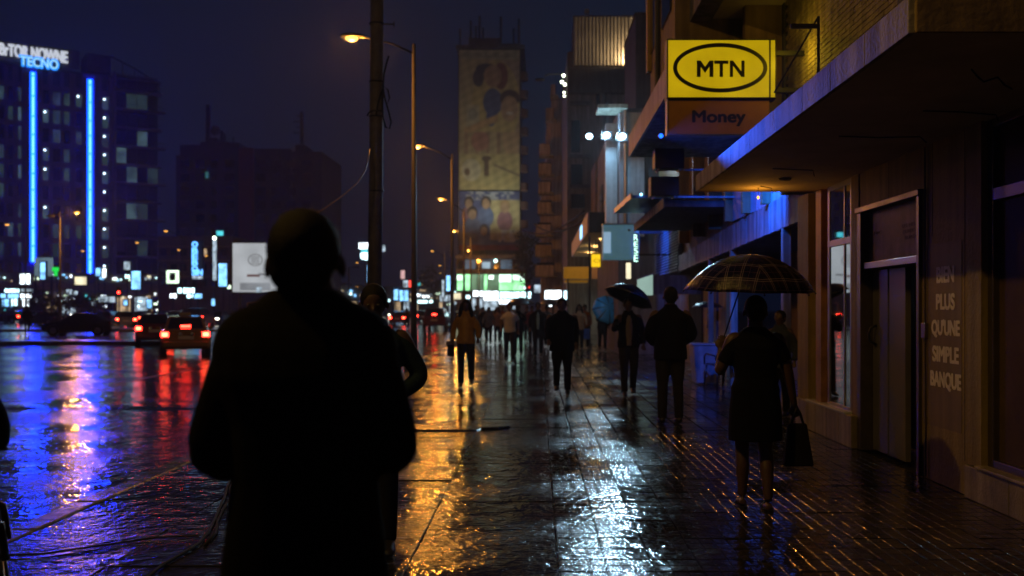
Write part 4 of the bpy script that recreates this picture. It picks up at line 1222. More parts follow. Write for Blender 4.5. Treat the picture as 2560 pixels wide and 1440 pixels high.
# podium of the tower
MB().box(s0, sb + 4, -5, 0.4, 0, 7.0).build('podium', mat('tan_podium', (0.17, 0.12, 0.09), .8, var=.2, scale=.5, stain=.3), lt)
MB().box(s0, sb + 6, -5.6, -5, 4.4, 5.4).build('podium_band', mat('tan_band', (0.28, 0.19, 0.09), .8, var=.2), lt)
for k in range(14):
    a_ = s0 + 1 + k * 2.6
    MB().box(a_, a_ + 1.9, -5.08, -5.0, 0.5, 3.4).build('shopfront', (SG['k'], M_glassf, M_glassf, SG['o'])[k % 4], lt)
rk = random.Random(77)
for k in range(110):         # small shop lights on the tower's podium front
    a_ = rk.uniform(s0 + 1, sb + 3)
    z = rk.choice((1.2, 2.0, 2.8, 3.6, 5.8, 6.3)) + rk.uniform(-.3, .3)
    w_, h_ = rk.choice(((.4, .22), (.9, .2), (.22, .4), (.2, .2), (.2, .2), (.6, .35)))
    MB().box(a_, a_ + w_, -5.75 if 4.2 < z < 5.6 else -5.3, -5.62 if 4.2 < z < 5.6 else -5.1, z, z + h_).build('shop_light', SG[rk.choice('wcbbkygto')], lt)
# ------------------------------------------------------------------ dark blocks
M_nav = mat('night_blue_cladding', (0.03, 0.038, 0.06), .8, var=.25, scale=.3, stain=.3)
db = thing('dark_office_block', 'unlit dark office block with a dull red stripe and roof masts', 'building', (W(615, 0, 185).x, 185, 0))
DD = 185.0
for a_, b2, yt, off in ((430, 520, 384, 2), (450, 545, 362, 0), (545, 600, 358, -.6), (600, 636, 372, -1), (636, 726, 372, 0), (720, 800, 376, 1.5)):
    MB().box(W(a_, 0, DD).x, W(b2, 0, DD).x, DD + off, DD + 20, 0, W(0, yt, DD).z).build('wall', mat('dull_red_panel', (0.14, 0.035, 0.03), .8, var=.2) if a_ == 600 else M_nav, db)
for a_, b2, yt in ((487, 560, 348), (500, 530, 338), (728, 752, 355)):
    MB().box(W(a_, 0, DD).x, W(b2, 0, DD).x, DD + 3, DD + 10, W(0, 376, DD).z, W(0, yt, DD).z).build('roof_room', M_nav, db)
for px, py, w_ in ((501, 250, .7), (741, 268, .55), (537, 318, .5), (545, 325, .25), (567, 333, .2)):
    MB().box(W(px, 0, DD).x - w_ / 2, W(px, 0, DD).x + w_ / 2, DD + 4, DD + 4 + w_, W(0, 350, DD).z, W(0, py, DD).z).build('mast', M_nav, db)
for k in range(4):
    MB().tube([W(741 - 8 * (k % 2), 290 + 14 * k, DD + 4), W(741 + 9, 290 + 14 * k, DD + 4)], .12, 5).build('mast_arm', M_nav, db)
MB().ball(W(538, 326, DD + 4), 1.0, .4, 1.0, n=10, m=6).build('dish', M_nav, db)
for r in range(8):
    for c in range(9):
        px, py = 452 + c * 38, 400 + r * 34
        if 596 < px + 12 < 640 or px > 780: continue
        MB().box(W(px, 0, DD).x, W(px + 22, 0, DD).x, DD - .75 if 545 <= px < 600 else DD - .1, DD - .05 if not 545 <= px < 600 else DD - .5, W(0, py + 20, DD).z, W(0, py, DD).z).build('window', M_glassf, db)
MB().box(W(514, 0, DD).x, W(522, 0, DD).x, DD - .2, DD - .12, W(0, 446, DD).z, W(0, 430, DD).z).build('lit_window', glow('teal_window', (.1, .4, .42), .25), db)

lb = thing('brown_low_block', 'low brown block behind the traffic with signs on its front', 'building', (W(490, 0, 140).x, 140, 0))
MB().box(W(395, 0, 140).x, W(580, 0, 140).x, 140, 155, 0, W(0, 590, 140).z).build('wall', mat('brown_block_wall', (0.13, 0.085, 0.06), .8, var=.25, scale=.4, stain=.3), lb)
for py in (615, 650, 690):
    MB().box(W(395, 0, 140).x, W(575, 0, 140).x, 139.4, 140, W(0, py + 3, 140).z, W(0, py, 140).z).build('floor_band', M_wall2, lb)
for r in range(3):
    for c in range(7):
        px = 402 + c * 25
        MB().box(W(px, 0, 140).x, W(px + 15, 0, 140).x, 139.9, 139.98, W(0, 648 + 38 * r - 8, 140).z, W(0, 622 + 38 * r, 140).z).build('window', SG['o'] if (r * 7 + c) % 9 == 4 else M_glassf, lb)
gb = thing('grey_low_block', 'low dark terrace of shops far behind the parked cars', 'building', (W(850, 0, 230).x, 230, 0))
for a_, b2, yt, c in ((560, 700, 690, M_nav), (700, 760, 700, M_dgrey), (760, 850, 705, M_nav), (850, 905, 712, M_dgrey), (905, 1010, 716, M_nav), (1010, 1100, 722, M_dgrey), (1095, 1150, 700, M_nav)):
    MB().box(W(a_, 0, 230).x, W(b2, 0, 230).x, 230, 245, 0, W(0, yt, 230).z).build('wall', c, gb)
for k in range(26):
    px = 570 + k * 22
    MB().box(W(px, 0, 230).x, W(px + 13, 0, 230).x, 229.8, 229.95, .4, 3.2).build('shopfront', (SG['k'], SG['o'], M_glassf, M_glassf, SG['o'])[k % 5], gb)

for k in range(60):
    px, py = rk.uniform(575, 1140), rk.uniform(728, 768)
    w_ = rk.choice((.5, .8, 1.6, .4))
    p = W(px, py, 229.4)
    MB().box(p.x, p.x + w_, 229.3, 229.7, p.z, p.z + rk.choice((.4, .6, .9))).build('shop_light', SG[rk.choice('wcbyogko')], gb)
# ------------------------------------------------------------------ lit signs across the road
LS = [(50, 685, 75, 710, 118, 'w', 'square white light box left of the blue strip'), (101, 656, 113, 698, 112, 'b', 'black-framed upright light box in front of the pale arch'),
      (187, 692, 216, 712, 118, 'y', 'cream lit sign right of the first blue strip'), (329, 678, 351, 723, 108, 'b', 'upright blue-white light box by the tower foot'),
      (310, 654, 325, 674, 118, 'k', 'pale lettered sign above the upright blue box'), (313, 686, 324, 696, 119, 'c', 'tiny round cyan sign by the upright blue box'),
      (547, 659, 567, 716, 104, 'b', 'upright blue light box beside the billboard'), (568, 713, 577, 722, 112, 'g', 'tiny green lit sign beside the billboard'),
      (445, 720, 486, 733, 122, 'c', 'wide pale sign, upper of the shop cluster'), (425, 734, 441, 745, 122.5, 'w', 'bright white sign at the left of the shop cluster'),
      (466, 736, 482, 745, 123, 'c', 'small pale sign in the middle of the shop cluster'), (486, 734, 505, 746, 123.5, 'b', 'blue-white sign at the right of the shop cluster'),
      (367, 749, 379, 770, 100, 'b', 'small upright blue sign above the taxi'), (529, 747, 537, 764, 100, 'b', 'thin upright blue sign right of the shop cluster'),
      (12, 722, 48, 731, 116, 'c', 'long green-white shop strip at the far left'), (51, 722, 82, 729, 117, 'k', 'pale shop strip next to the far left one'),
      (1, 735, 14, 744, 110, 'b', 'blue shop light at the left edge'), (20, 735, 46, 745, 111, 'b', 'blue shop light, second from the left edge'), (50, 735, 78, 744, 112, 'w', 'white tube shop light near the left edge'),
      (6, 748, 22, 766, 113, 'b', 'low blue shopfront at the left edge'), (29, 745, 43, 764, 113.5, 'c', 'bright cyan shopfront at the far left'), (57, 748, 72, 766, 114, 'w', 'white shopfront near the far left'),
      (84, 746, 101, 757, 114.5, 'k', 'small pale shop sign beyond the far left shopfronts'), (159, 745, 187, 756, 115, 'w', 'white shop sign in the dark middle of the arcade'),
      (148, 746, 155, 755, 115.5, 'c', 'tiny round light left of the white shop sign'), (166, 724, 180, 736, 121, 'k', 'pale triangular sign over the white shop sign'), (184, 728, 194, 737, 121.5, 'k', 'small pale sign right of the triangular one'),
      (228, 752, 240, 766, 116, 'k', 'pale shopfront left of the blue cluster'), (246, 742, 288, 756, 117, 'k', 'wide pale shopfront glow below the second strip'), (252, 738, 265, 744, 117.5, 'w', 'short white tube over the pale shopfront'),
      (309, 750, 318, 763, 118, 'b', 'small slanted blue sign near the yellow signal'), (239, 670, 251, 690, 121, 'b', 'blue lit window sign left of the bright one'), (256, 671, 265, 694, 122, 'w', 'bright white-blue window sign by the second strip'),
      (918, 663, 922, 706, 150, 'b', 'thin upright blue sign behind the big pole'), (985, 724, 995, 750, 140, 'b', 'first of three upright light boxes beyond the big pole'), (999, 726, 1008, 752, 140, 'b', 'second of three upright light boxes beyond the big pole'), (1010, 726, 1020, 752, 140, 'b', 'third of three upright light boxes beyond the big pole'),
      (1002, 676, 1012, 697, 160, 'p', 'pinkish sign over the three light boxes'), (1008, 701, 1020, 718, 158, 'k', 'pale square sign over the three light boxes'), (1020, 701, 1029, 718, 158.2, 'r', 'red square sign next to the pale one'),
      (1044, 750, 1068, 758, 150, 'c', 'wide cyan sign low between the lamp poles'), (1072, 750, 1082, 757, 150.5, 'c', 'short cyan sign beside the wide one'), (1116, 689, 1125, 727, 100, 'b', 'upright blue banner sign by the second lamp pole'),
      (1045, 706, 1052, 714, 170, 't', 'tiny teal traffic light glow'), (1105, 700, 1110, 745, 104, 'k', 'slim pale pylon left of the blue banner'), (1100, 738, 1125, 753, 118, 'k', 'pale kiosk front below the blue banner')]
for a_, y0, b2, y1, d, key, lab in LS:
    box_sign(a_, y0, b2, y1, d, key, lab + ' across the road' if d < 130 and a_ < 600 else lab, group=None)
pa = thing('pale_arch', 'pale lit archway behind the black-framed light box', 'arch', W(107, 690, 121))
for a_, b2, y0, y1 in ((86, 94, 652, 690), (119, 128, 652, 690), (86, 128, 644, 652)):
    MB().box(W(a_, 0, 121).x, W(b2, 0, 121).x, 121, 121.5, W(0, y1, 121).z, W(0, y0, 121).z).build('panel', glow('arch_wash', (.4, .62, .75), .28, .3, .6), pa)
MB().box(W(86, 0, 121).x, W(88, 0, 121).x, 121, 121.4, -.13, W(0, 690, 121).z).build('leg', M_black, pa)
MB().box(W(126, 0, 121).x, W(128, 0, 121).x, 121, 121.4, -.13, W(0, 690, 121).z).build('leg', M_black, pa)
gs = thing('green_cross_sign', 'green glowing pharmacy-like sign beside the arch', 'sign', W(138, 690, 120))
MB().box(W(130, 0, 120).x, W(147, 0, 120).x, 120, 120.2, W(0, 678, 120).z, W(0, 668, 120).z).build('bar', glow('green_led', (.02, 1, .1), .8), gs)
MB().box(W(136, 0, 120).x, W(144, 0, 120).x, 119.9, 119.99, W(0, 690, 120).z, W(0, 668, 120).z).build('upright', glow('green_led'), gs)
MB().box(W(138, 0, 120).x, W(140, 0, 120).x, 120.3, 120.5, -.13, W(0, 670, 120).z).build('post', M_black, gs)
gf = thing('green_frame_sign', 'square pale green framed sign with dark emblem', 'sign', W(430, 708, 118))
for a_, b2, y0, y1 in ((416, 445, 676, 681), (416, 445, 702, 708), (416, 422, 681, 702), (439, 445, 681, 702)):
    MB().box(W(a_, 0, 118).x, W(b2, 0, 118).x, 118, 118.3, W(0, y1, 118).z, W(0, y0, 118).z).build('frame', SG['g'], gf)
MB().box(W(422, 0, 118).x, W(439, 0, 118).x, 118.1, 118.3, W(0, 702, 118).z, W(0, 681, 118).z).build('panel', glow('dim_green', (.5, .7, .5), .5), gf)
MB().ball(W(431, 692, 118), .32, .06, .45, n=10, m=6).build('emblem', M_black, gf)
MB().tube([W(431, 708, 118.2), Vector((W(431, 0, 118).x, 118.2, -.13))], .06, 6).build('post', M_black, gf)
ob = thing('letter_column_sign', 'tall column of blue glowing letters on the brown block', 'sign', W(488, 692, 130))
for k, ch in enumerate('OBEBO'):
    text('letter', ch, 1, glow('blue_letter', (0.12, 0.42, 1.0), 2.6), ob, W(487, 611 + k * 15.2, 130), FACE_CAM, bold=.05, fit=(13 / F * 130, 13 / F * 130), extrude=.05)
text('letter', 'SIN', 1, glow('blue_letter'), ob, W(493, 681, 130), FACE_CAM, bold=.05, fit=(25 / F * 130, 14 / F * 130), extrude=.05)
MB().box(W(479, 0, 130).x, W(507, 0, 130).x, 130.2, 130.5, W(0, 700, 130).z, W(0, 600, 130).z).build('backing', M_nav, ob)
MB().box(W(480, 0, 130).x, W(505, 0, 130).x, 130.1, 130.18, W(0, 697, 130).z, W(0, 690, 130).z).build('light_bar', SG['k'], ob)
MB().tube([W(492, 700, 130.4), Vector((W(492, 0, 130).x, 130.4, -.13))], .1, 6).build('post', M_black, ob)
vb = thing('vertical_bar_sign', 'thin upright pale light bar left of the billboard', 'sign', W(536, 702, 125))
MB().box(W(532, 0, 125).x, W(540, 0, 125).x, 125, 125.2, W(0, 701, 125).z, W(0, 598, 125).z).build('face', SG['k'], vb)
MB().ball(W(536, 595, 125), .22, n=8, m=6).build('top_lamp', glow('green_white_bulb'), vb)
MB().tube([W(536, 701, 125.1), Vector((W(536, 0, 125).x, 125.1, -.13))], .1, 6).build('post', M_black, vb)
tl = box_sign(541, 577, 558, 589, 150, 't', 'small teal sign high beside the billboard')

# ------------------------------------------------------------------ billboard
BD = 82.0
bbx = thing('billboard', 'large pale grey lit billboard with a round emblem on posts', 'billboard', (W(640, 0, BD).x, BD, 0))
ba, bz = W(582, 730, BD), W(697, 608, BD)
MB().box(ba.x - .12, bz.x + .12, BD, BD + .35, ba.z - .12, bz.z + .12).build('frame', M_black, bbx)
bm_ = glow('billboard_face', (0.68, 0.73, 0.78), 0.62, 0.15, 0.45)
MB().box(ba.x, bz.x, BD - .04, BD - .01, ba.z, bz.z).build('face', bm_, bbx)
em = MB()
c0 = W(638, 650, BD - .06)
em.loft([[(c0.x + r * cos(2 * pi * i / 28), BD - .05, c0.z + r * .82 * sin(2 * pi * i / 28)) for i in range(28)] for r in (.62, .52)], cap=False)
for k in range(4):
    em.box(c0.x - .35, c0.x + .35, BD - .052, BD - .045, c0.z - .32 + .17 * k, c0.z - .24 + .17 * k)
em.build('emblem', glow('grey_ink', (.55, .58, .62), .3), bbx)
MB().box(W(618, 0, BD).x, W(650, 0, BD).x, BD - .055, BD - .045, W(0, 692, BD).z, W(0, 686, BD).z).build('text_line', glow('reddish_ink', (.6, .35, .35), .2), bbx)
MB().box(W(646, 0, BD).x, W(672, 0, BD).x, BD - .056, BD - .046, W(0, 688, BD).z, W(0, 683, BD).z).build('text_line', glow('grey_ink'), bbx)
MB().box(W(600, 0, BD).x, W(676, 0, BD).x, BD - .05, BD - .043, W(0, 726, BD).z, W(0, 707, BD).z).build('grey_band', glow('band_ink', (.55, .6, .66), .4, .3, .6), bbx)
MB().box(W(641, 0, BD).x, W(655, 0, BD).x, BD - .07, BD - .055, W(0, 731, BD).z, W(0, 718, BD).z).build('name_plate', SG['k'], bbx)
for px in (600, 678):
    MB().tube([Vector((W(px, 0, BD).x, BD + .2, -.13)), W(px, 735, BD + .2)], .12, 8).build('post', M_black, bbx)
py_ = thing('pylon_sign', 'white and teal lit pylon sign left of the big pole', 'sign', W(912, 772, 120))
MB().box(W(897, 0, 120).x, W(927, 0, 120).x, 120, 120.4, W(0, 622, 120).z, W(0, 607, 120).z).build('top_panel', SG['w'], py_)
MB().box(W(902, 0, 120).x, W(928, 0, 120).x, 120, 120.4, W(0, 631, 120).z, W(0, 623, 120).z).build('middle_panel', SG['t'], py_)
MB().lathe([(.01, 0), (.62, .12), (.68, .5), (.68, .85)], W(915, 650, 120.2), 14).build('lower_globe', SG['c'], py_)
MB().tube([Vector((W(915, 0, 120).x, 120.2, -.13)), W(915, 650, 120.2)], .1, 8).build('post', M_black, py_)
MB().box(W(955, 0, 120).x, W(961, 0, 120).x, 120.5, 120.7, W(0, 628, 120).z, W(0, 612, 120).z).build('side_panel', SG['k'], py_)
MB().box(W(927, 0, 120).x, W(955, 0, 120).x, 120.5, 120.7, W(0, 622, 120).z, W(0, 616, 120).z).build('side_arm', M_black, py_)
MB().tube([Vector((W(872, 0, 90).x, 90, -.13)), W(872, 668, 90), W(898, 668, 90)], .06, 6).build('gantry', M_black, thing('gantry_frame', 'dark thin gantry frame behind the man in front', 'gantry', W(880, 772, 90)))

# ================================================================== street lamps
SOD = (1.0, 0.37, 0.045)
M_sod = glow('sodium_lens', (1.0, 0.44, 0.09), 3.2)
M_sodf = glow('sodium_lens_far', (1.0, 0.44, 0.07), 2.2)


def street_lamp(x, y, hx, hy, hz, label, power=0, tint=None, base=True, pole_top=None, spread=1.0, lens=None, group='sodium street lamps', r=0.075):
    t_ = thing('street_lamp', label, 'street lamp', (x, y, 0 if x > -3.6 else -.13), group=group)
    zt = pole_top or hz - 0.35
    z0 = ORG[t_].z
    MB().tube([(x, y, z0), (x, y, 1.2), (x, y, zt)], [r * 1.25, r * 1.1, r * .62], 10).build('pole', M_steel, t_, smooth=True)
    if base:
        MB().box(x - .24, x + .22, y - .22, y + .22, z0, z0 + .3).build('base', mat('dark_concrete', (.09, .085, .08), .6, var=.3), t_, .02)
    arm0 = Vector((x, y, zt - .25))
    hd = Vector((hx, hy, hz))
    dv = (hd - arm0)
    MB().tube([arm0, arm0 + dv * .35 + Vector((0, 0, .12)), arm0 + dv * .7 + Vector((0, 0, .12)), hd + Vector((0.15, 0, .05))], [.03, .024, .022, .02], 8).build('arm', M_black, t_, smooth=True)
    h_ = MB()
    h_.loft([[(hx + a_, hy + .15 * cos(q) * s, hz + .06 + max(-.02, .09 * sin(q)) * s) for q in [2 * pi * k / 12 for k in range(12)]] for a_, s in ((.32, .35), (.2, .8), (0, 1.0), (-.2, .9), (-.32, .4))])
    h_.build('head', M_black, t_, smooth=True)
    MB().ball((hx - .02, hy, hz + .02), .17, .11, .085, n=12, m=7).build('lens', lens or M_sod, t_, smooth=True)
    if power:
        lamp('lamp_light', 'POINT', (hx - .02, hy, hz - .16), power, tint or SOD, t_, .1)
    return t_


hs = []
for k, (ppx, hpx, hpy, d, lab) in enumerate(((1035, 887, 105, 25.7, 'nearest sodium street lamp in view, its lit head left of the big pole'), (1130, 1047, 370, 42.6, 'second sodium street lamp along the footpath kerb'),
                                             (1160, 1104, 500, 63, 'third sodium street lamp along the kerb, left of the mural tower'), (1177, 1136, 579, 89, 'fourth sodium street lamp, in front of the mural tower edge'), (1198, 1172, 627, 118, 'fifth sodium street lamp, low in front of the mural banner'))):
    h_ = W(hpx, hpy, d)
    street_lamp((ppx - VPX) / F * d, d, h_.x, d - .3, h_.z, lab, power=(450, 480, 600, 800, 900)[k], base=k < 2, pole_top=h_.z - (.05, .25, .5, .5, .5)[k])
street_lamp(-3.3, 3.6, -4.7, 3.4, 8.4, 'sodium street lamp standing beside the viewer, out of the picture', power=620, tint=(1.0, 0.56, 0.10))
for px, py, lab in ((18, 562, 'far street lamp at the left edge before the tower'), (343, 607, 'far street lamp beside the tower wing'), (207, 628, 'far street lamp between the blue strips'), (415, 578, 'highest far street lamp right of the tower'),
                    (447, 625, 'far street lamp left of the blue letter column'), (516, 640, 'far street lamp right of the blue letter column'), (1081, 628, 'far street lamp with a hazy glow between the kerb lamps'),
                    (893, 657, 'dim far street lamp under the pylon sign'), (893, 717, 'lowest dim street lamp left of the big pole'), (1058, 688, 'small far street lamp right of the first kerb pole'), (1080, 701, 'small far street lamp, lower right of the first kerb pole'),
                    (1100, 664, 'small distant street lamp beneath the dark tree'), (1101, 682, 'tiny distant street lamp under the dark tree'), (1057, 712, 'tiny distant street lamp near the teal glow'), (300, 712, 'low amber lamp above the stopped cars')):
    d = min(230, 6.9 * F / (VPY - py))
    p = W(px, py, d)
    street_lamp(p.x + 1.4, d + .2, p.x, d, p.z, lab, lens=M_sodf, base=False, r=.06)
p = W(196, 533, 72)
dl = street_lamp(W(150, 0, 72).x, 72, p.x, 71.8, p.z, 'double-armed street lamp before the tower with one lit head', lens=M_sodf, base=False, pole_top=p.z + .1, r=.08, power=900)
q = W(125, 540, 72)
MB().tube([(W(150, 0, 72).x, 72, q.z + .1), (q.x, 72, q.z + .05)], .03, 6).build('arm', M_steel, dl)
MB().ball((q.x, 72, q.z), .35, .14, .08, n=10, m=6).build('dark_head', M_steel, dl)

# big utility pole with cable coils
PX, PY = (940 - VPX) / F * 18.5, 18.5
bp_ = thing('utility_pole', 'thick dark utility pole with cable coils rising out of the picture', 'utility pole', (PX, PY, 0))
MB().tube([(PX - .06, PY, 0), (PX, PY, 4), (PX + .03, PY, 9)], [.135, .13, .118], 16).build('shaft', mat('weathered_pole', (.10, .085, .075), .65, var=.35, scale=6, stain=.4, bump=.3), bp_, smooth=True)
for py_b in (60, 205, 280, 292, 478):
    z = W(0, py_b, PY).z
    MB().lathe([(.14, -.015), (.145, 0), (.14, .015)], (PX + .01, PY, z), 16).build('band', M_black, bp_)
p1 = W(0, 62, PY).z
MB().tube([(PX + .1, PY - .05, p1), (PX + .36, PY - .1, p1 - .02)], .016, 6).build('bracket', M_steel, bp_)
MB().tube([(PX + .35, PY - .1, p1 + .03), (PX + .35, PY - .1, p1 - .07)], .012, 6).build('bracket_end', M_steel, bp_)


def coil(pxs, name='cable_coil'):
    MB().tube([W(a_, b2, PY - .12) for a_, b2 in pxs], .016, 7).build(name, M_cable, bp_, smooth=True)


coil([(972, 140), (966, 160), (960, 185), (958, 215), (960, 240), (968, 262), (974, 245), (970, 225), (960, 215), (952, 235), (945, 258), (940, 290)])
coil([(957, 210), (962, 245), (972, 280), (978, 305), (974, 322), (964, 318), (958, 295), (956, 265), (957, 225)])
coil([(932, 278), (922, 282), (918, 290)])
hw = thing('hanging_wire', 'thin slack wire sagging from the big pole down to the left', 'wire', W(860, 470, 17))
MB().tube([W(925, 372, 18.3), W(921, 395, 18), W(914, 425, 17.8), W(895, 455, 17.4), W(866, 482, 17), W(838, 503, 16.6), W(812, 521, 16.2), W(790, 534, 16), W(740, 560, 15.5)], .012, 6).build('line', mat('copper_brown_wire', (.3, .15, .08), .4, var=.2), hw, smooth=True)

# trees
def tree(x, y, h, w, label, seed, trunk=.3):
    r_ = random.Random(seed)
    t_ = thing('street_tree', label, 'tree', (x, y, 0))
    tr = MB().tube([(x, y, -.13), (x + .1, y, h * .35), (x, y, h * .62)], [.16, .12, .07], 8)
    for k in range(5):
        a_ = 2 * pi * k / 5 + r_.random()
        tr.tube([(x, y, h * (.35 + .05 * k)), (x + w * .3 * cos(a_), y + w * .3 * sin(a_), h * (.6 + .06 * k))], [.06, .02], 6)
    tr.build('trunk', mat('bark', (.07, .055, .04), .9, var=.3), t_)
    c = MB()
    for k in range(1500):
        cl = r_.randrange(14)
        rc = random.Random(seed * 31 + cl)
        ca, ch, cr_ = rc.uniform(0, 2 * pi), rc.uniform(.42, .95), rc.uniform(.1, .5)
        p = Vector((x + w * .5 * cr_ * 2 * cos(ca) * .7, y + w * .5 * cr_ * 2 * sin(ca) * .7, h * ch))
        p += Vector((r_.gauss(0, w * .11), r_.gauss(0, w * .11), r_.gauss(0, h * .06)))
        a_ = Vector((r_.gauss(0, 1), r_.gauss(0, 1), r_.gauss(0, .6))).normalized() * .16
        b2 = a_.cross(Vector((r_.random(), r_.random(), 1))).normalized() * .09
        c.add([p - a_, p + b2, p + a_, p - b2], [(0, 1, 2, 3)])
    c.build('crown', mat('night_foliage', (.045, .06, .03), .6, var=.3), t_)


p = W(1088, 770, 150)
tree(p.x, 150, 8.0, 6, 'dark tree far along the kerb left of the tower podium', 1)
tree(W(112, 0, 104).x, 104, 3.6, 5, 'low dark tree before the far left shopfronts', 2)
tree(W(208, 0, 106).x, 106, 3.2, 5, 'low dark tree right of the white shop sign', 4)
tree(W(1315, 0, 100).x, 100, 9.0, 3, 'slim dark tree between the mural tower and the balcony block', 5)
# ================================================================== PEOPLE
def skinned(name, mb, voxel, smooth, m, parent, extra=None):
    """fuses overlapping lofted shapes into one continuous surface"""
    me = mb.mesh(name)
    o = bpy.data.objects.new(name, me)
    COL.objects.link(o)
    rm = o.modifiers.new('remesh', 'REMESH')
    rm.mode = 'VOXEL'
    rm.voxel_size = voxel
    rm.use_smooth_shade = True
    if smooth:
        sm = o.modifiers.new('smooth', 'SMOOTH')
        sm.factor = 0.5
        sm.iterations = smooth
    dg = bpy.context.evaluated_depsgraph_get()
    out = bpy.data.meshes.new_from_object(o.evaluated_get(dg))
    bpy.data.objects.remove(o)
    bpy.data.meshes.remove(me)
    return link(name, out, parent, m)


def ring_(cx, cy_, z, rx, ry, n=20, sq=2.4):
    out = []
    for k in range(n):
        a_ = 2 * pi * k / n
        c, s = cos(a_), sin(a_)
        out.append((cx + rx * math.copysign(abs(c) ** (2 / sq), c), cy_ + ry * math.copysign(abs(s) ** (2 / sq), s), z))
    return out


def curve(p, k=4):
    """rounds a joint polyline a little"""
    p = [Vector(v) for v in p]
    out = [p[0]]
    for i in range(1, len(p) - 1):
        a_, b2, c = p[i - 1], p[i], p[i + 1]
        q0, q1 = b2 + (a_ - b2) * .22, b2 + (c - b2) * .22
        out += [q0, (q0 + q1 + b2 * 2) / 4, q1]
    return out + [p[-1]]


def limb(mb, pts, radii, n=12):
    pts = [Vector(p) for p in pts]
    # subdivide with interpolated radii
    P, R = [], []
    for i in range(len(pts) - 1):
        for t in range(5):
            P.append(pts[i].lerp(pts[i + 1], t / 5))
            R.append(radii[i] + (radii[i + 1] - radii[i]) * t / 5)
    P.append(pts[-1])
    R.append(radii[-1])
    for _ in range(2):
        Q = [P[0]] + [(P[i - 1] + P[i] * 2 + P[i + 1]) / 4 for i in range(1, len(P) - 1)] + [P[-1]]
        P = Q
    mb.tube(P, R, n)


def hand(mb, wrist, d, side, curl=0.5):
    """palm, four fingers, thumb; d points from the wrist along the hand"""
    d = Vector(d).normalized()
    x = d.cross(Vector((0, 1, 0.2)))
    x = x.normalized() if x.length > .1 else Vector((1, 0, 0))
    nrm = x.cross(d).normalized()
    w = Vector(wrist)
    mb.tube([w - d * .01, w + d * .03, w + d * .085], [(.022, .018), (.034, .016), (.04, .014)], 10)
    for k, ln in enumerate((.062, .072, .068, .052)):
        o = (k - 1.5) * .021
        b0 = w + d * .08 + x * o
        m1 = b0 + d * ln * .5 + x * o * .18 + nrm * (curl * .018)
        e = b0 + d * ln * (1 - .35 * curl) + x * o * .25 + nrm * (curl * .05)
        mb.tube([b0, m1, e], [.0095, .009, .0075], 7)
    th = w + d * .025 + x * (.03 * side)
    mb.tube([th, th + d * .03 + x * (.022 * side) + nrm * .008, th + d * .055 + x * (.026 * side) + nrm * .02], [.012, .0105, .009], 7)


STAND = dict(lk=(-.10, .02, .50), la=(-.11, 0, .085), rk=(.10, .02, .50), ra=(.11, 0, .085), le=(-.265, -.03, 1.16), lw=(-.27, .05, .92), re=(.265, -.03, 1.16), rw=(.27, .05, .92))
WALK = dict(lk=(-.095, .17, .50), la=(-.095, .20, .10), rk=(.095, .03, .49), ra=(.095, -.27, .15), le=(-.255, -.12, 1.17), lw=(-.26, -.03, .93), re=(.255, .08, 1.17), rw=(.25, .24, .99))
WALK2 = dict(lk=(-.10, .02, .49), la=(-.10, -.22, .13), rk=(.09, .15, .51), ra=(.09, .22, .09), le=(-.26, .06, 1.17), lw=(-.26, .2, .97), re=(.26, -.1, 1.17), rw=(.265, -.02, .93))
SKIN = mat('dark_brown_skin', (0.085, 0.045, 0.028), 0.5, var=0.15, scale=14)
HAIR = mat('black_hair', (0.010, 0.009, 0.008), 0.6, var=0.2, scale=60, bump=.4, bscale=200)
HAIR.node_tree.nodes['Principled BSDF'].inputs['Specular IOR Level'].default_value = .15
SHOE = mat('black_shoe_leather', (0.015, 0.013, 0.012), 0.4, var=0.2)
FAB = {}


def cloth(key, col, rough=.9):
    m = mat('cloth_' + key, col, rough, var=.18, scale=9, bump=.25, bscale=160)
    m.node_tree.nodes['Principled BSDF'].inputs['Specular IOR Level'].default_value = .12
    return m


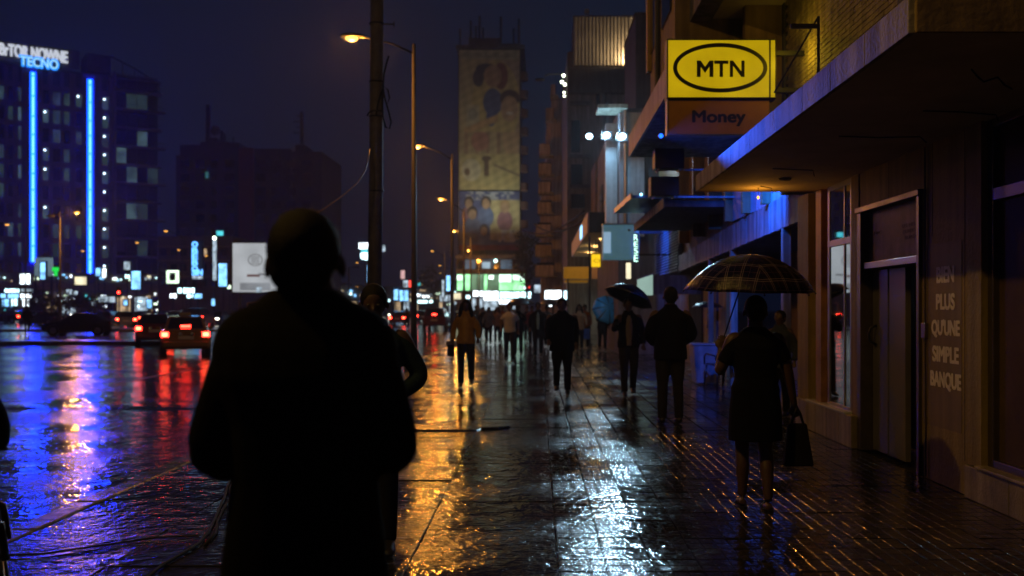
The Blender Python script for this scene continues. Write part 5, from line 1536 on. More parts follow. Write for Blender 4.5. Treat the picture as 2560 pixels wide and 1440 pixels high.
def person(label, loc, rot, h=1.75, pose=STAND, vox=.014, top=('jacket', 'black', (.012, .012, .014)), bottom=('trousers', 'black', (.012, .012, .014)), build=1.0, hair='short',
           shoes=True, fem=False, hem=.80, flare=0.0, head_turn=0.0, bare_arms=False, group=None, hands=True, shirt=None, skirt_hem=.5, head_down=0.0, sleeve=1.0, face=True, shoulders=None, neck=1.0, hscale=1.04):
    t_ = thing('person', label, 'person', (loc[0], loc[1], loc[2] if len(loc) > 2 else 0), rot, group=group, local=True)
    s = h / 1.75
    t_.scale = (s, s, s)
    P = dict(STAND)
    P.update(pose)
    sw = .175 if fem else .195
    bw = build
    # -------- body
    b = MB()
    b.loft([ring_(0, 0, z, rx * bw, ry * bw) for z, rx, ry in ((.84, .13, .09), (.90, .165, .108), (.98, .168 if fem else .155, .11), (1.09, .125 if fem else .135, .092), (1.22, .142, .1), (1.34, .165, .105), (1.42, .155, .085), (1.47, .085, .065), (1.50, .06, .06))])
    b.tube([(0, -.012, 1.46), (0, 0, 1.52), (0, .008, 1.58)], [.070 * neck, .062 * neck, .060 * neck], 14)
    hr = Matrix.Rotation(head_turn, 3, 'Z') @ Matrix.Rotation(-head_down, 3, 'X')
    hc = Vector((0, 0, 1.54))

    hr0 = hr.copy()

    def H(p):
        return hc + hr0 @ ((Vector(p) - hc) * hscale)
    hr = hr * hscale
    b.ball(H((0, -.006, 1.652)), .082, .099, .097, 18, 12, hr)
    b.ball(H((0, .034, 1.585)), .056, .06, .072, 14, 9, hr)
    b.ball(H((0, .062, 1.632)), .058, .03, .03, 12, 7, hr)
    b.tube([H((0, .088, 1.64)), H((0, .106, 1.612)), H((0, .112, 1.598)), H((0, .09, 1.59))], [.009, .013, .016, .01], 8)
    b.ball(H((0, .082, 1.566)), .026, .014, .012, 10, 6, hr)
    b.ball(H((0, .07, 1.53)), .026, .022, .02, 10, 6, hr)
    for sd in (-1, 1):
        b.ball(H((sd * .093, -.004, 1.612)), .011, .018, .029, 10, 7, hr)
    for q in 'lr':
        sd = -1 if q == 'l' else 1
        S = Vector((sd * sw * bw, -.005, 1.405))
        E, Wr = Vector(P[q + 'e']), Vector(P[q + 'w'])
        limb(b, [S - Vector((sd * .05, 0, -.01)), S, E, Wr], [.05, .056 * bw, .042 * bw, .028])
        if hands:
            hand(b, Wr, P.get(q + 'h', (Wr - E)), -sd, P.get(q + 'c', .6))
        hip = Vector((sd * .085, 0, .90))
        K, A = Vector(P[q + 'k']), Vector(P[q + 'a'])
        limb(b, [hip, hip.lerp(K, .5) + Vector((0, .012, 0)), K, K.lerp(A, .4) + Vector((0, -.02, 0)), A], [.092 * bw, .08 * bw, .057, .057 if fem else .052, .037])
        b.tube([A + Vector((0, -.05, -.045)), A + Vector((0, .03, -.05)), A + Vector((0, .12, -.06)), A + Vector((0, .165, -.066))], [(.03, .03), (.036, .03), (.038, .018), (.025, .012)], 10)
    skinned('body', b, min(vox, .011) if vox < .012 else vox, 3, SKIN, t_)
    # -------- hair
    hb = MB()
    if hair in ('short', 'cap', 'bald'):
        if hair != 'bald':
            hb.ball(H((0, -.016, 1.658)), .0890, .105, .099, 18, 12, hr)
            hb.ball(H((0, -.016, 1.672)), .0850, .101, .086, 18, 12, hr)
            hb.ball(H((0, -.042, 1.612)), .080, .066, .075, 14, 9, hr)
            skinned('hair', hb, max(.01, min(vox, .014)), 2, HAIR, t_)
            if face:       # bring the brow and face forward of the hairline
                pass
    elif hair == 'long':
        hb.ball(H((0, -.018, 1.672)), .088, .105, .098, 18, 12, hr)
        hb.loft([ring_(0, y, z, rx, ry, 16) for z, y, rx, ry in ((1.30, -.03, .10, .05), (1.40, -.05, .125, .06), (1.52, -.05, .12, .075), (1.62, -.035, .105, .08), (1.70, -.02, .09, .09))])
        for sd in (-1, 1):
            limb(hb, [H((sd * .07, .03, 1.68)), H((sd * .10, .035, 1.56)), H((sd * .11, .05, 1.42)), H((sd * .10, .07, 1.32))], [.035, .042, .045, .03])
        skinned('hair', hb, max(.011, vox), 3, HAIR, t_)
    elif hair == 'bun':
        hb.ball(H((0, -.018, 1.656)), .092, .106, .104, 18, 12, hr)
        hb.ball(H((0, -.06, 1.62)), .08, .065, .08, 14, 9, hr)
        hb.ball(H((0, -.115, 1.64)), .045, .04, .045, 12, 8, hr)
        skinned('hair', hb, max(.01, vox), 2, HAIR, t_)
    if face:
        for sd in (-1, 1):
            MB().ball(H((sd * .031, .084, 1.635)), .0125, .008, .009, 10, 6, hr).build('eye', mat('eye_white', (.06, .055, .05), .4, var=0), t_, smooth=True)
    # -------- top
    kind, key, col = top
    if kind != 'none':
        g = MB()
        off = {'jacket': .036, 'coat': .048, 'shirt': .022, 'tshirt': .02}[kind]
        sec = [(hem, .165 + off + flare, .11 + off * .9), (hem + .1, .165 + off + flare * .6, .112 + off * .9), (1.08, (.135 if fem else .145) + off, .098 + off), (1.22, .15 + off, .105 + off), (1.34, .172 + off, .112 + off), (1.40, .168 + off * .8, .095 + off * .7), (1.445, .128 + off * .5, .082 + off * .4), (1.48, .092 + off * .3, .076 + off * .2), (1.505, .078, .074)]
        if shoulders: sec = sec[:4] + shoulders
        g.loft([ring_(0, 0, z, rx * bw, ry * bw) for z, rx, ry in sec])
        for q in 'lr':
            sd = -1 if q == 'l' else 1
            S = Vector((sd * (sw - .012) * bw, -.005, 1.375))
            E, Wr = Vector(P[q + 'e']), Vector(P[q + 'w'])
            a0 = S - Vector((sd * .07, 0, -.02))
            if kind == 'tshirt':
                limb(g, [a0, S, S.lerp(E, .62)], [.055, .068 * bw, .062 * bw])
            else:
                end = E.lerp(Wr, .95)
                limb(g, [a0, S, E, end], [.05, (.054 + off * .45) * bw, (.045 + off * .5) * bw, .034 + off * .4])
        if kind in ('jacket', 'coat'):
            g.loft([ring_(0, -.006, z, r, r * .95, 18) for z, r in ((1.47, .092), (1.50, .088), (1.535, .082))])
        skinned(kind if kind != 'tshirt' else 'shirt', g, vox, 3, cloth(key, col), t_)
    if shirt:
        p_ = MB()
        o_ = .105 + .036
        p_.loft([[(x, y, z) for x, y in ((-w_, yy), (-w_ * .5, yy + .022), (0, yy + .028), (w_ * .5, yy + .022), (w_, yy))] for z, w_, yy in ((hem + .04, .05, o_ * .94), (1.1, .06, o_ * .9), (1.25, .062, o_ * .97), (1.36, .05, o_ * .98), (1.44, .03, .085))], cap=False, closed=False)
        p_.build('shirt_front', cloth(shirt[0], shirt[1]), t_, smooth=True)
    # -------- bottom
    kind, key, col = bottom
    g = MB()
    if kind == 'trousers':
        g.loft([ring_(0, 0, z, rx * bw, ry * bw) for z, rx, ry in ((.84, .165, .115), (.92, .178, .124), (1.0, .168, .12))])
        for q in 'lr':
            sd = -1 if q == 'l' else 1
            hip, K, A = Vector((sd * .085, 0, .90)), Vector(P[q + 'k']), Vector(P[q + 'a'])
            limb(g, [hip, hip.lerp(K, .5) + Vector((0, .012, 0)), K, K.lerp(A, .5) + Vector((0, -.015, 0)), A + Vector((0, -.005, -.02))], [.105 * bw, .094 * bw, .072, .066, .058])
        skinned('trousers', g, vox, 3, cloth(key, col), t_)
    elif kind == 'skirt':
        g.loft([ring_(0, 0, z, rx * bw, ry * bw) for z, rx, ry in ((skirt_hem, .205, .15), (.66, .205, .145), (.80, .20, .138), (.92, .188, .13), (1.05, .155, .115))])
        skinned('skirt', g, vox, 3, cloth(key, col), t_)
    # -------- shoes
    if shoes:
        for q in 'lr':
            A = Vector(P[q + 'a'])
            sh_ = MB()
            tilt = .35 if A.z > .12 else 0
            sh_.tube([A + Vector((0, -.075, -.05 + tilt * .1)), A + Vector((0, -.03, -.035)), A + Vector((0, .05, -.042)), A + Vector((0, .14, -.06 - tilt * .05)), A + Vector((0, .20, -.068 - tilt * .08))], [(.03, .03), (.042, .045), (.046, .04), (.048, .025), (.03, .014)], 12)
            sh_.build('shoe', SHOE, t_, smooth=True)
    return t_


def on_pave(px, py_feet):
    d = EYE * F / (py_feet - VPY)
    return ((px - VPX) / F * d, d)


BLK = (.005, .005, .0065)
# the man in front, seen from behind, elbows out
HOLD = dict(le=(-.250, -.02, 1.12), lw=(-.13, .22, 1.12), re=(.236, -.01, 1.14), rw=(.13, .23, 1.14))
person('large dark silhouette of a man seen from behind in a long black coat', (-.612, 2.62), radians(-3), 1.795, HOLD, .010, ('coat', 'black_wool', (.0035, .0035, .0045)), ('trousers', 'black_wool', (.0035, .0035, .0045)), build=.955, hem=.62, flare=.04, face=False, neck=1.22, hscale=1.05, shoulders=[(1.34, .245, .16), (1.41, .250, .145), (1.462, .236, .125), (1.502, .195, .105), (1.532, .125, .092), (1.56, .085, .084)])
# man walking towards the viewer, half hidden behind him
person('man in dark teal jacket walking forward beside the utility pole, half hidden', ((934 - VPX) / F * 6.5, 6.5), pi + .15, 1.70, dict(WALK, le=(-.33, -.02, 1.13), lw=(-.12, .14, 1.0), re=(.29, -.04, 1.13), rw=(.24, .15, .98)), .012, ('jacket', 'dark_teal', (.012, .026, .032)), ('trousers', 'navy', (.01, .01, .016)), hem=.84, head_down=.2)
# woman in the ochre jacket
x, y = on_pave(1165, 965)
person('woman with long hair in open ochre jacket walking towards the viewer', (x, y), pi, 1.73, WALK2, .016, ('jacket', 'ochre', (.40, .20, .025)), ('trousers', 'dark_denim', (.02, .02, .03)), fem=True, hair='long', hem=.86, build=.95, shirt=('mustard', (.5, .27, .035)))
hbg = thing('hand_bag', 'small dark bag in the hand of the woman in ochre', 'bag', (x - .27, y - .1, .6))
MB().box(x - .36, x - .22, y - .16, y - .08, .60, .84).build('pouch', cloth('bag_black', (.015, .013, .018)), hbg, .02)
MB().tube([(x - .35, y - .12, .83), (x - .29, y - .12, .93), (x - .23, y - .12, .83)], .008, 6).build('strap', M_black, hbg)
# white shirt walker
x, y = on_pave(1274, 906)
person('walker in white T-shirt and dark jeans under the far umbrella', (x, y), pi, 1.72, WALK, .02, ('tshirt', 'white', (.5, .5, .56)), ('trousers', 'dark_denim', (.02, .02, .03)), hem=.88)
x2, y2 = on_pave(1293, 895)
person('dark figure close behind the walker in white, holding an umbrella', (x2, y2 + 1.2), pi, 1.70, dict(WALK2, le=(-.25, .12, 1.2), lw=(-.14, .25, 1.33)), .022, ('jacket', 'black', BLK), ('trousers', 'black', BLK))
x, y = on_pave(1345, 893)
person('man in open black jacket over a light blue shirt walking forward', (x, y), pi, 1.75, WALK2, .02, ('jacket', 'black', BLK), ('trousers', 'navy', (.01, .012, .02)), shirt=('sky_blue', (.16, .30, .42)), hem=.86, build=1.05)
x, y = on_pave(1405, 985)
person('stocky man all in black walking towards the viewer mid-pavement', (x, y), pi, 1.74, WALK, .016, ('jacket', 'black', BLK), ('trousers', 'black', BLK), build=1.15, hem=.78)
# far crowd
crowd = [(1222, 862, 'grey', (.12, .12, .14), 'slim far walker in grey left of the white T-shirt'), (1243, 858, 'rose_grey', (.18, .12, .12), 'far walker in rosy grey behind the white T-shirt'), (1208, 850, 'black', BLK, 'farthest dark walker near the lit podium'), (1258, 848, 'dark_red', (.12, .03, .025), 'tiny far walker in dark red'),
         (1318, 856, 'black', BLK, 'far dark walker left of the blue shirt man'), (1330, 862, 'wine', (.1, .02, .03), 'far walker in wine red left of the blue shirt man'), (1367, 868, 'slate', (.04, .05, .07), 'far walker in slate between the two jackets'), (1448, 878, 'beige', (.28, .20, .12), 'far woman in beige right of the stocky man'),
         (1462, 872, 'rust', (.22, .08, .02), 'far walker in rust orange near the awning post'), (1190, 846, 'slate', (.04, .05, .07), 'tiny walker by the blue lamp pole')]
for k, (px, pf, key, col, lab) in enumerate(crowd):
    x, y = on_pave(px, pf)
    person(lab, (x, y), pi + random.uniform(-.3, .3), 1.62 + .012 * k, (WALK, WALK2)[k % 2], .028, ('jacket' if k % 2 else 'shirt', key, col), ('trousers', 'black', BLK), fem=k % 3 == 0, hands=False, hair='long' if k in (1, 7) else 'short', group='far walkers on the footpath', face=False)
x, y = on_pave(1466, 872)
cbg = thing('carrier_bag', 'blue and white carrier bag beside the rust orange walker', 'bag', (x, y - .3, .35))
MB().box(x - .14, x + .12, y - .4, y - .3, .38, .78).build('pouch', mat('blue_plastic', (.05, .14, .5), .35, var=.4, scale=12), cbg, .03)
MB().tube([(x - .1, y - .35, .77), (x, y - .35, .95), (x + .08, y - .35, .77)], .008, 6).build('handle', M_black, cbg)
# man with blue umbrella in front of him (only legs show)
xb, yb_ = on_pave(1506, 876)
person('dark figure behind the tilted blue umbrella, only legs showing', (xb, yb_), pi, 1.70, dict(WALK, re=(.22, .12, 1.15), rw=(.08, .32, 1.22)), .022, ('jacket', 'black', BLK), ('trousers', 'black', BLK))
# man with black umbrella
xm, ym = on_pave(1571, 988)
person('man in dark blazer and pale shirt under the black umbrella', (xm, ym), pi, 1.74, dict(WALK2, re=(.27, .05, 1.17), rw=(.17, .24, 1.34), rh=(0, .1, 1), le=(-.26, -.06, 1.16), lw=(-.27, .04, .92)), .016, ('jacket', 'black', BLK), ('trousers', 'charcoal', (.025, .022, .02)), shirt=('pale_beige', (.20, .16, .13)), hem=.86)
# standing man from behind
xs_, ys_ = on_pave(1676, 1058)
person('tall man seen from behind in dark jacket beside the plaid umbrella', (xs_, ys_), .05, 1.84, dict(STAND, le=(-.30, -.02, 1.14), lw=(-.19, .16, 1.02), re=(.30, -.02, 1.14), rw=(.19, .16, 1.02)), .014, ('jacket', 'black', BLK), ('trousers', 'charcoal', (.025, .022, .02)), build=1.08, hem=.82, face=False)
# woman with plaid umbrella
xw, yw = on_pave(1888, 1272)
UMB = dict(lk=(-.09, .10, .50), la=(-.095, .06, .10), rk=(.09, .03, .50), ra=(.085, -.10, .085), le=(-.30, .02, 1.10), lw=(-.25, .17, 1.30), lh=(.1, .1, 1), re=(.27, -.02, 1.12), rw=(.33, .03, .86), rc=1.0)
wp = person('woman seen from behind in black T-shirt and skirt under the plaid umbrella', (xw, yw), .0, 1.64, UMB, .011, ('tshirt', 'black', (.004, .004, .005)), ('skirt', 'black', (.004, .004, .005)), fem=True, hair='bun', hem=.90, shoes=False, skirt_hem=.57, face=False, build=1.08)
for A in (UMB['la'], UMB['ra']):
    sn = MB().loft([ring_(A[0], A[1] + .05, z, .045, .135, 16, 2.2) for z in (.002, .022)]).build('sandal', SHOE, wp)
    MB().tube([(A[0] - .048, A[1] + .09, .02), (A[0], A[1] + .1, .068), (A[0] + .048, A[1] + .09, .02)], .01, 6).build('strap', mat('blue_strap', (.05, .08, .3), .3, var=.2), sn, smooth=True)
tote = thing('tote_bag', 'black tote bag hanging from the hand of the woman in black', 'bag', (xw + .33, yw, .38))
tx, ty = xw + .335, yw + .03
MB().hexa([(tx - .11, ty - .05, .33), (tx + .12, ty - .05, .33), (tx + .12, ty + .05, .33), (tx - .11, ty + .05, .33), (tx - .075, ty - .02, .66), (tx + .07, ty - .02, .66), (tx + .07, ty + .02, .66), (tx - .075, ty + .02, .66)]).build('pouch', cloth('tote', (.012, .011, .013)), tote, .015)
for o_ in (-.015, .015):
    MB().tube([(tx - .05, ty + o_, .64), (tx - .025, ty + o_, .74), (tx - .005, ty + o_, .79), (tx + .02, ty + o_, .74), (tx + .05, ty + o_, .64)], .007, 6).build('strap', M_black, tote, smooth=True)
# person at the stall behind her, at the left edge another
person('dim figure at the stall counter behind the plaid umbrella woman', ((1950 - VPX) / F * 14.4, 14.4), pi - .6, 1.52, STAND, .02, ('jacket', 'slate', (.04, .05, .07)), ('trousers', 'black', BLK), hair='bun', fem=True)
person('dark figure cut off by the left picture edge', (-2.455, 3.9), .25, 1.70, dict(STAND, re=(.30, .02, 1.12), rw=(.26, .22, 1.02)), .014, ('jacket', 'black', BLK), ('trousers', 'black', BLK), hem=.74, face=False)


# ------------------------------------------------------------------ umbrellas
def umbrella(label, grip, top, R, m, n=8, depth=.30, axis=None, group=None, name='umbrella'):
    """grip: the handle point; top: the apex point of the canopy"""
    grip, top = Vector(grip), Vector(top)
    sx_ = (top - grip).normalized()
    ax = Vector(axis).normalized() if axis else sx_
    X, Y = frame_of(ax, Vector((0, 1, 0)) if abs(ax.y) < .8 else Vector((0, 0, 1)))
    t_ = thing(name, label, 'umbrella', grip, group=group)
    seg = 6
    N = n * seg
    rings, uvs = [], []
    for i in range(13):
        r = i / 12
        ring = []
        for k in range(N):
            a_ = 2 * pi * k / N
            ph = (k % seg) / seg
            sc = 1 - .055 * sin(pi * ph) * r          # gores draw in between the ribs
            dp = depth * (r ** 1.9) - .025 * sin(pi * ph) * r * (1 - .4 * r)
            rr = max(R * r * sc * (1 - .10 * r ** 3), .001)
            ring.append(top + X * (rr * cos(a_)) + Y * (rr * sin(a_)) - ax * (dp - .012 * sin(pi * ph) * r ** 4 * -1))
        rings.append(ring)
    mb = MB().loft(rings, cap=False)
    o = mb.build('canopy', m, t_, smooth=True)
    uv = o.data.uv_layers.new(name='UVMap')
    for poly in o.data.polygons:
        for li in poly.loop_indices:
            vi = o.data.loops[li].vertex_index
            i, k = vi // N, vi % N
            ph = (k % seg) / seg
            if k % seg == 0 and any((o.data.loops[q].vertex_index % N) % seg == seg - 1 for q in poly.loop_indices):
                ph = 1.0
            uv.data[li].uv = ((ph - .5) * (i / 12), i / 12)
    so = o.modifiers.new('thick', 'SOLIDIFY')
    so.thickness = .002
    for k in range(n):
        a_ = 2 * pi * k / n
        MB().tube([top + X * (R * r * (1 - .10 * r ** 3) * cos(a_)) + Y * (R * r * (1 - .10 * r ** 3) * sin(a_)) - ax * (depth * r ** 1.9 + .012) for r in [q / 6 for q in range(7)]], .004, 5).build('rib', M_steel, t_)
        tip = top + X * (R * .905 * cos(a_)) + Y * (R * .905 * sin(a_)) - ax * (depth + .012)
        MB().ball(tip, .008, n=6, m=4).build('rib_tip', M_black, t_)
    MB().tube([grip, top - ax * .01], .006, 6).build('shaft', M_steel, t_)
    MB().tube([top - ax * .01, top + ax * .05], [.008, .004], 6).build('ferrule', M_black, t_)
    MB().tube([grip - sx_ * .1, grip + sx_ * .03], [.014, .012], 8).build('handle', M_black, t_, smooth=True)
    return t_


seam_nylon = bpy.data.materials.new('blue_nylon')
seam_nylon.use_nodes = True
_n, _l = seam_nylon.node_tree.nodes, seam_nylon.node_tree.links
_u = _n.new('ShaderNodeUVMap'); _u.uv_map = 'UVMap'
_s = _n.new('ShaderNodeSeparateXYZ'); _l.new(_u.outputs[0], _s.inputs[0])
_a = _n.new('ShaderNodeMath'); _a.operation = 'ABSOLUTE'; _l.new(_s.outputs[0], _a.inputs[0])
_d = _n.new('ShaderNodeMath'); _d.operation = 'DIVIDE'; _l.new(_a.outputs[0], _d.inputs[0]); _l.new(_s.outputs[1], _d.inputs[1])
_r = _n.new('ShaderNodeValToRGB')
_r.color_ramp.elements[0].position = 0.40; _r.color_ramp.elements[0].color = (.03, .33, .80, 1)
_r.color_ramp.elements[1].position = 0.45; _r.color_ramp.elements[1].color = (.006, .05, .14, 1)
_l.new(_d.outputs[0], _r.inputs[0]); _l.new(_r.outputs[0], _n['Principled BSDF'].inputs['Base Color'])
_n['Principled BSDF'].inputs['Roughness'].default_value = .4
pm2 = bpy.data.materials.new('plaid_nylon')
pm2.use_nodes = True
n_, l_ = pm2.node_tree.nodes, pm2.node_tree.links
pb_ = n_['Principled BSDF']
pb_.inputs['Roughness'].default_value = .2
uvn = n_.new('ShaderNodeUVMap')
uvn.uv_map = 'UVMap'
spx = n_.new('ShaderNodeSeparateXYZ')
l_.new(uvn.outputs[0], spx.inputs[0])
base = None
col_prev = None


def stripes(sock, freq, width, phase, col, prev):
    m1 = n_.new('ShaderNodeMath'); m1.operation = 'MULTIPLY_ADD'; m1.inputs[1].default_value = freq; m1.inputs[2].default_value = phase + 10
    l_.new(sock, m1.inputs[0])
    fr = n_.new('ShaderNodeMath'); fr.operation = 'FRACT'; l_.new(m1.outputs[0], fr.inputs[0])
    lt_ = n_.new('ShaderNodeMath'); lt_.operation = 'LESS_THAN'; lt_.inputs[1].default_value = width; l_.new(fr.outputs[0], lt_.inputs[0])
    mx = n_.new('ShaderNodeMixRGB'); mx.blend_type = 'ADD'
    l_.new(lt_.outputs[0], mx.inputs[0])
    if prev is None: mx.inputs[1].default_value = (.007, .005, .012, 1)
    else: l_.new(prev, mx.inputs[1])
    mx.inputs[2].default_value = (*col, 1)
    return mx.outputs[0]


c_ = None
for sock in (spx.outputs[0], spx.outputs[1]):
    c_ = stripes(sock, 3.6, .30, .1, (.010, .004, .008), c_)
    c_ = stripes(sock, 3.6, .05, .16, (.12, .095, .095), c_)
    c_ = stripes(sock, 3.6, .05, .04, (.12, .095, .095), c_)
    c_ = stripes(sock, 3.6, .03, .55, (.06, .03, .04), c_)
l_.new(c_, pb_.inputs['Base Color'])
nzz = n_.new('ShaderNodeTexNoise'); nzz.inputs['Scale'].default_value = 90
bpp = n_.new('ShaderNodeBump'); bpp.inputs['Strength'].default_value = .5; bpp.inputs['Distance'].default_value = .006
l_.new(nzz.outputs['Fac'], bpp.inputs['Height']); l_.new(bpp.outputs[0], pb_.inputs['Normal'])
MATS['plaid_nylon'] = pm2

kk = 1.64 / 1.75
gp = Vector((xw - .235, yw + .19, 1.30 * kk + .02))
umbrella('dark plaid umbrella with wet yellow glints held by the woman in black', gp, (W(1884, 0, yw).x, yw + .10, W(0, 634, yw).z), .575, pm2, depth=.285, axis=(.02, -.06, 1))
umbrella('black umbrella over the man in the dark blazer', (xm - .17, ym - .24, 1.36), (xm + .08, ym - .1, W(0, 716, ym).z), .50, mat('black_nylon', (.012, .012, .016), .35, var=.2), depth=.24)
umbrella('bright blue umbrella tilted towards the viewer', (xb + .06, yb_ - .30, 1.25), (xb + .18, yb_ - 1.0, 1.62), .66, seam_nylon, depth=.22)
umbrella('dark umbrella with a pale sheen above the far walker in white', (x2 + .1, y2 + .9, 1.35), (x2 + .05, y2 + .9, W(0, 744, y2 + .9).z), .55, mat('grey_nylon', (.035, .03, .035), .3, var=.2), depth=.26)
xk, yk = on_pave(1375, 868)
umbrella('half-seen dark umbrella in the crowd behind the stocky man', (xk, yk, 1.35), (xk, yk, 1.95), .5, mat('slate_nylon', (.03, .04, .06), .35, var=.2), depth=.25)
xp, yp = 3.95, 23.5
umbrella('small black parasol at the pillar by the stacked chairs', (3.98, 23.4, 1.2), (3.98, 23.4, 1.72), .42, mat('black_nylon'), depth=.14)

# ------------------------------------------------------------------ stall things, chairs, cable
def plastic_chair(x, y, rot, label, m, s=1.0, back=True):
    t_ = thing('plastic_chair', label, 'chair', (x, y, 0), rot, local=True)
    t_.scale = (s, s, s)
    MB().hexa([(-.22, -.22, .42), (.22, -.22, .42), (.2, .22, .44), (-.2, .22, .44), (-.22, -.22, .45), (.22, -.22, .45), (.2, .22, .465), (-.2, .22, .465)]).build('seat', m, t_, .012)
    for sx_ in (-1, 1):
        for sy_ in (-1, 1):
            MB().tube([(sx_ * .19, sy_ * .19, .43), (sx_ * .22, sy_ * .235, .0)], [(.024, .02), (.018, .015)], 8).build('leg', m, t_, smooth=True)
        if back:
            MB().tube([(sx_ * .2, -.2, .44), (sx_ * .24, -.2, .62), (sx_ * .25, .1, .66), (sx_ * .235, .2, .60), (sx_ * .22, .22, .44)], .017, 8).build('armrest', m, t_, smooth=True)
    if back:
        bk_ = MB()
        for k in range(7):
            xx = -.18 + .06 * k
            bk_.hexa([(xx - .018, -.215, .45), (xx + .018, -.215, .45), (xx + .018, -.2, .45), (xx - .018, -.2, .45), (xx - .018, -.285, .84), (xx + .018, -.285, .84), (xx + .018, -.27, .84), (xx - .018, -.27, .84)])
        bk_.tube([(-.21, -.21, .45), (-.22, -.28, .80), (-.14, -.295, .87), (.14, -.295, .87), (.22, -.28, .80), (.21, -.21, .45)], .018, 8)
        bk_.build('backrest', m, t_)
    return t_


M_pl = mat('black_plastic', (.015, .015, .016), .3, var=.15)
M_pw = mat('grubby_white_plastic', (.30, .26, .26), .45, var=.25, scale=5, stain=.4)
plastic_chair((1800 - VPX) / F * 19.8, 19.8, .4, 'black plastic chair beside the stall table near the pillar', M_pl, back=True)
plastic_chair((1848 - VPX) / F * 20.4, 20.4, -2.4, 'black plastic stool chair half hidden behind the woman in black', M_pl)
tb2 = thing('stall_crate_table', 'pale boxy stall table left of the black chairs', 'table', ((1757 - VPX) / F * 20.6, 20.6, 0))
tx_, ty_ = (1757 - VPX) / F * 20.6, 20.6
MB().hexa([(tx_ - .18, ty_ - .3, .03), (tx_ + .3, ty_ - .3, .03), (tx_ + .3, ty_ + .3, .03), (tx_ - .18, ty_ + .3, .03), (tx_ - .24, ty_ - .33, .8), (tx_ + .33, ty_ - .33, .8), (tx_ + .33, ty_ + .33, .8), (tx_ - .24, ty_ + .33, .8)]).build('body', M_pw, tb2, .02)
MB().box(tx_ - .27, tx_ + .36, ty_ - .36, ty_ + .36, .805, .835).build('top', M_pw, tb2, .01)
ct = thing('stall_counter', 'narrow pale counter in the dark arcade by the corner pillar', 'counter', (4.2, 15.1, 0))
MB().box(3.95, 5.2, 14.9, 15.3, .86, .9).build('top', M_pw, ct, .008)
MB().box(4.0, 5.15, 14.95, 15.25, 0, .86).build('front', M_dgrey, ct)
plastic_chair(-2.65, 4.5, -1.1, 'dark metal chair cut off in the lower left corner', M_pl)

cab = thing('ground_cable', 'black cable snaking over the kerb in the lower left', 'cable', (-2.4, 6.5, 0))
cpts = [(-2.35, 5.0), (-2.3, 5.5), (-2.25, 5.9), (-2.2, 6.2), (-2.2, 6.5), (-2.3, 6.9), (-2.42, 7.3), (-2.5, 7.7), (-2.62, 8.1), (-2.66, 8.6), (-2.55, 9.3), (-2.4, 10.2)]
gpx = [(330, 1460), (372, 1440), (405, 1412), (440, 1392), (475, 1372), (500, 1355), (522, 1325), (538, 1295), (550, 1265), (562, 1240), (568, 1215), (580, 1190)]
pts = []
for a_, b2 in gpx:
    d = (EYE - .02) * F / (b2 - VPY)
    pts.append(((a_ - VPX) / F * d, d, .016))
MB().tube(pts, .011, 8).build('line', M_cable, cab, smooth=True)
pts2 = [(p[0] + .05 + .02 * sin(i * 2), p[1] - .06, .012) for i, p in enumerate(pts[5:])]
MB().tube(pts2, .009, 8).build('second_line', M_cable, cab, smooth=True)
cab2 = thing('thin_ground_wire', 'thin wire lying across the footpath in the lower left', 'wire', (-2.8, 6, 0))
MB().tube([(-3.45, 6.2, .012), (-3.1, 6.25, .012), (-2.8, 6.5, .012), (-2.55, 6.7, .014), (-2.3, 6.75, .012)], .007, 6).build('line', M_cable, cab2)

# ================================================================== VEHICLES
M_tail = glow('tail_light_on', (1.0, 0.022, 0.012), 26)
M_tailc = glow('tail_light_core', (1.0, 0.35, 0.12), 6)
M_taild = mat('tail_lens_off', (.12, .006, .006), .2, var=0)
M_headl = glow('head_light_on', (1.0, 0.92, 0.75), 12)
M_chrome = mat('dull_chrome', (.4, .4, .4), .2, .9, var=.1)
M_tyre = mat('tyre_rubber', (.015, .015, .015), .8, var=.1)
M_carg = mat('car_glass', (.008, .009, .011), .06, var=0, ior=1.6)
M_plate = mat('number_plate', (.35, .33, .25), .5, var=.1)


def carmesh(kind, paint, trunk, roof_z, L):
    """returns an unlinked-position thing; y forward, wheels on z=0"""


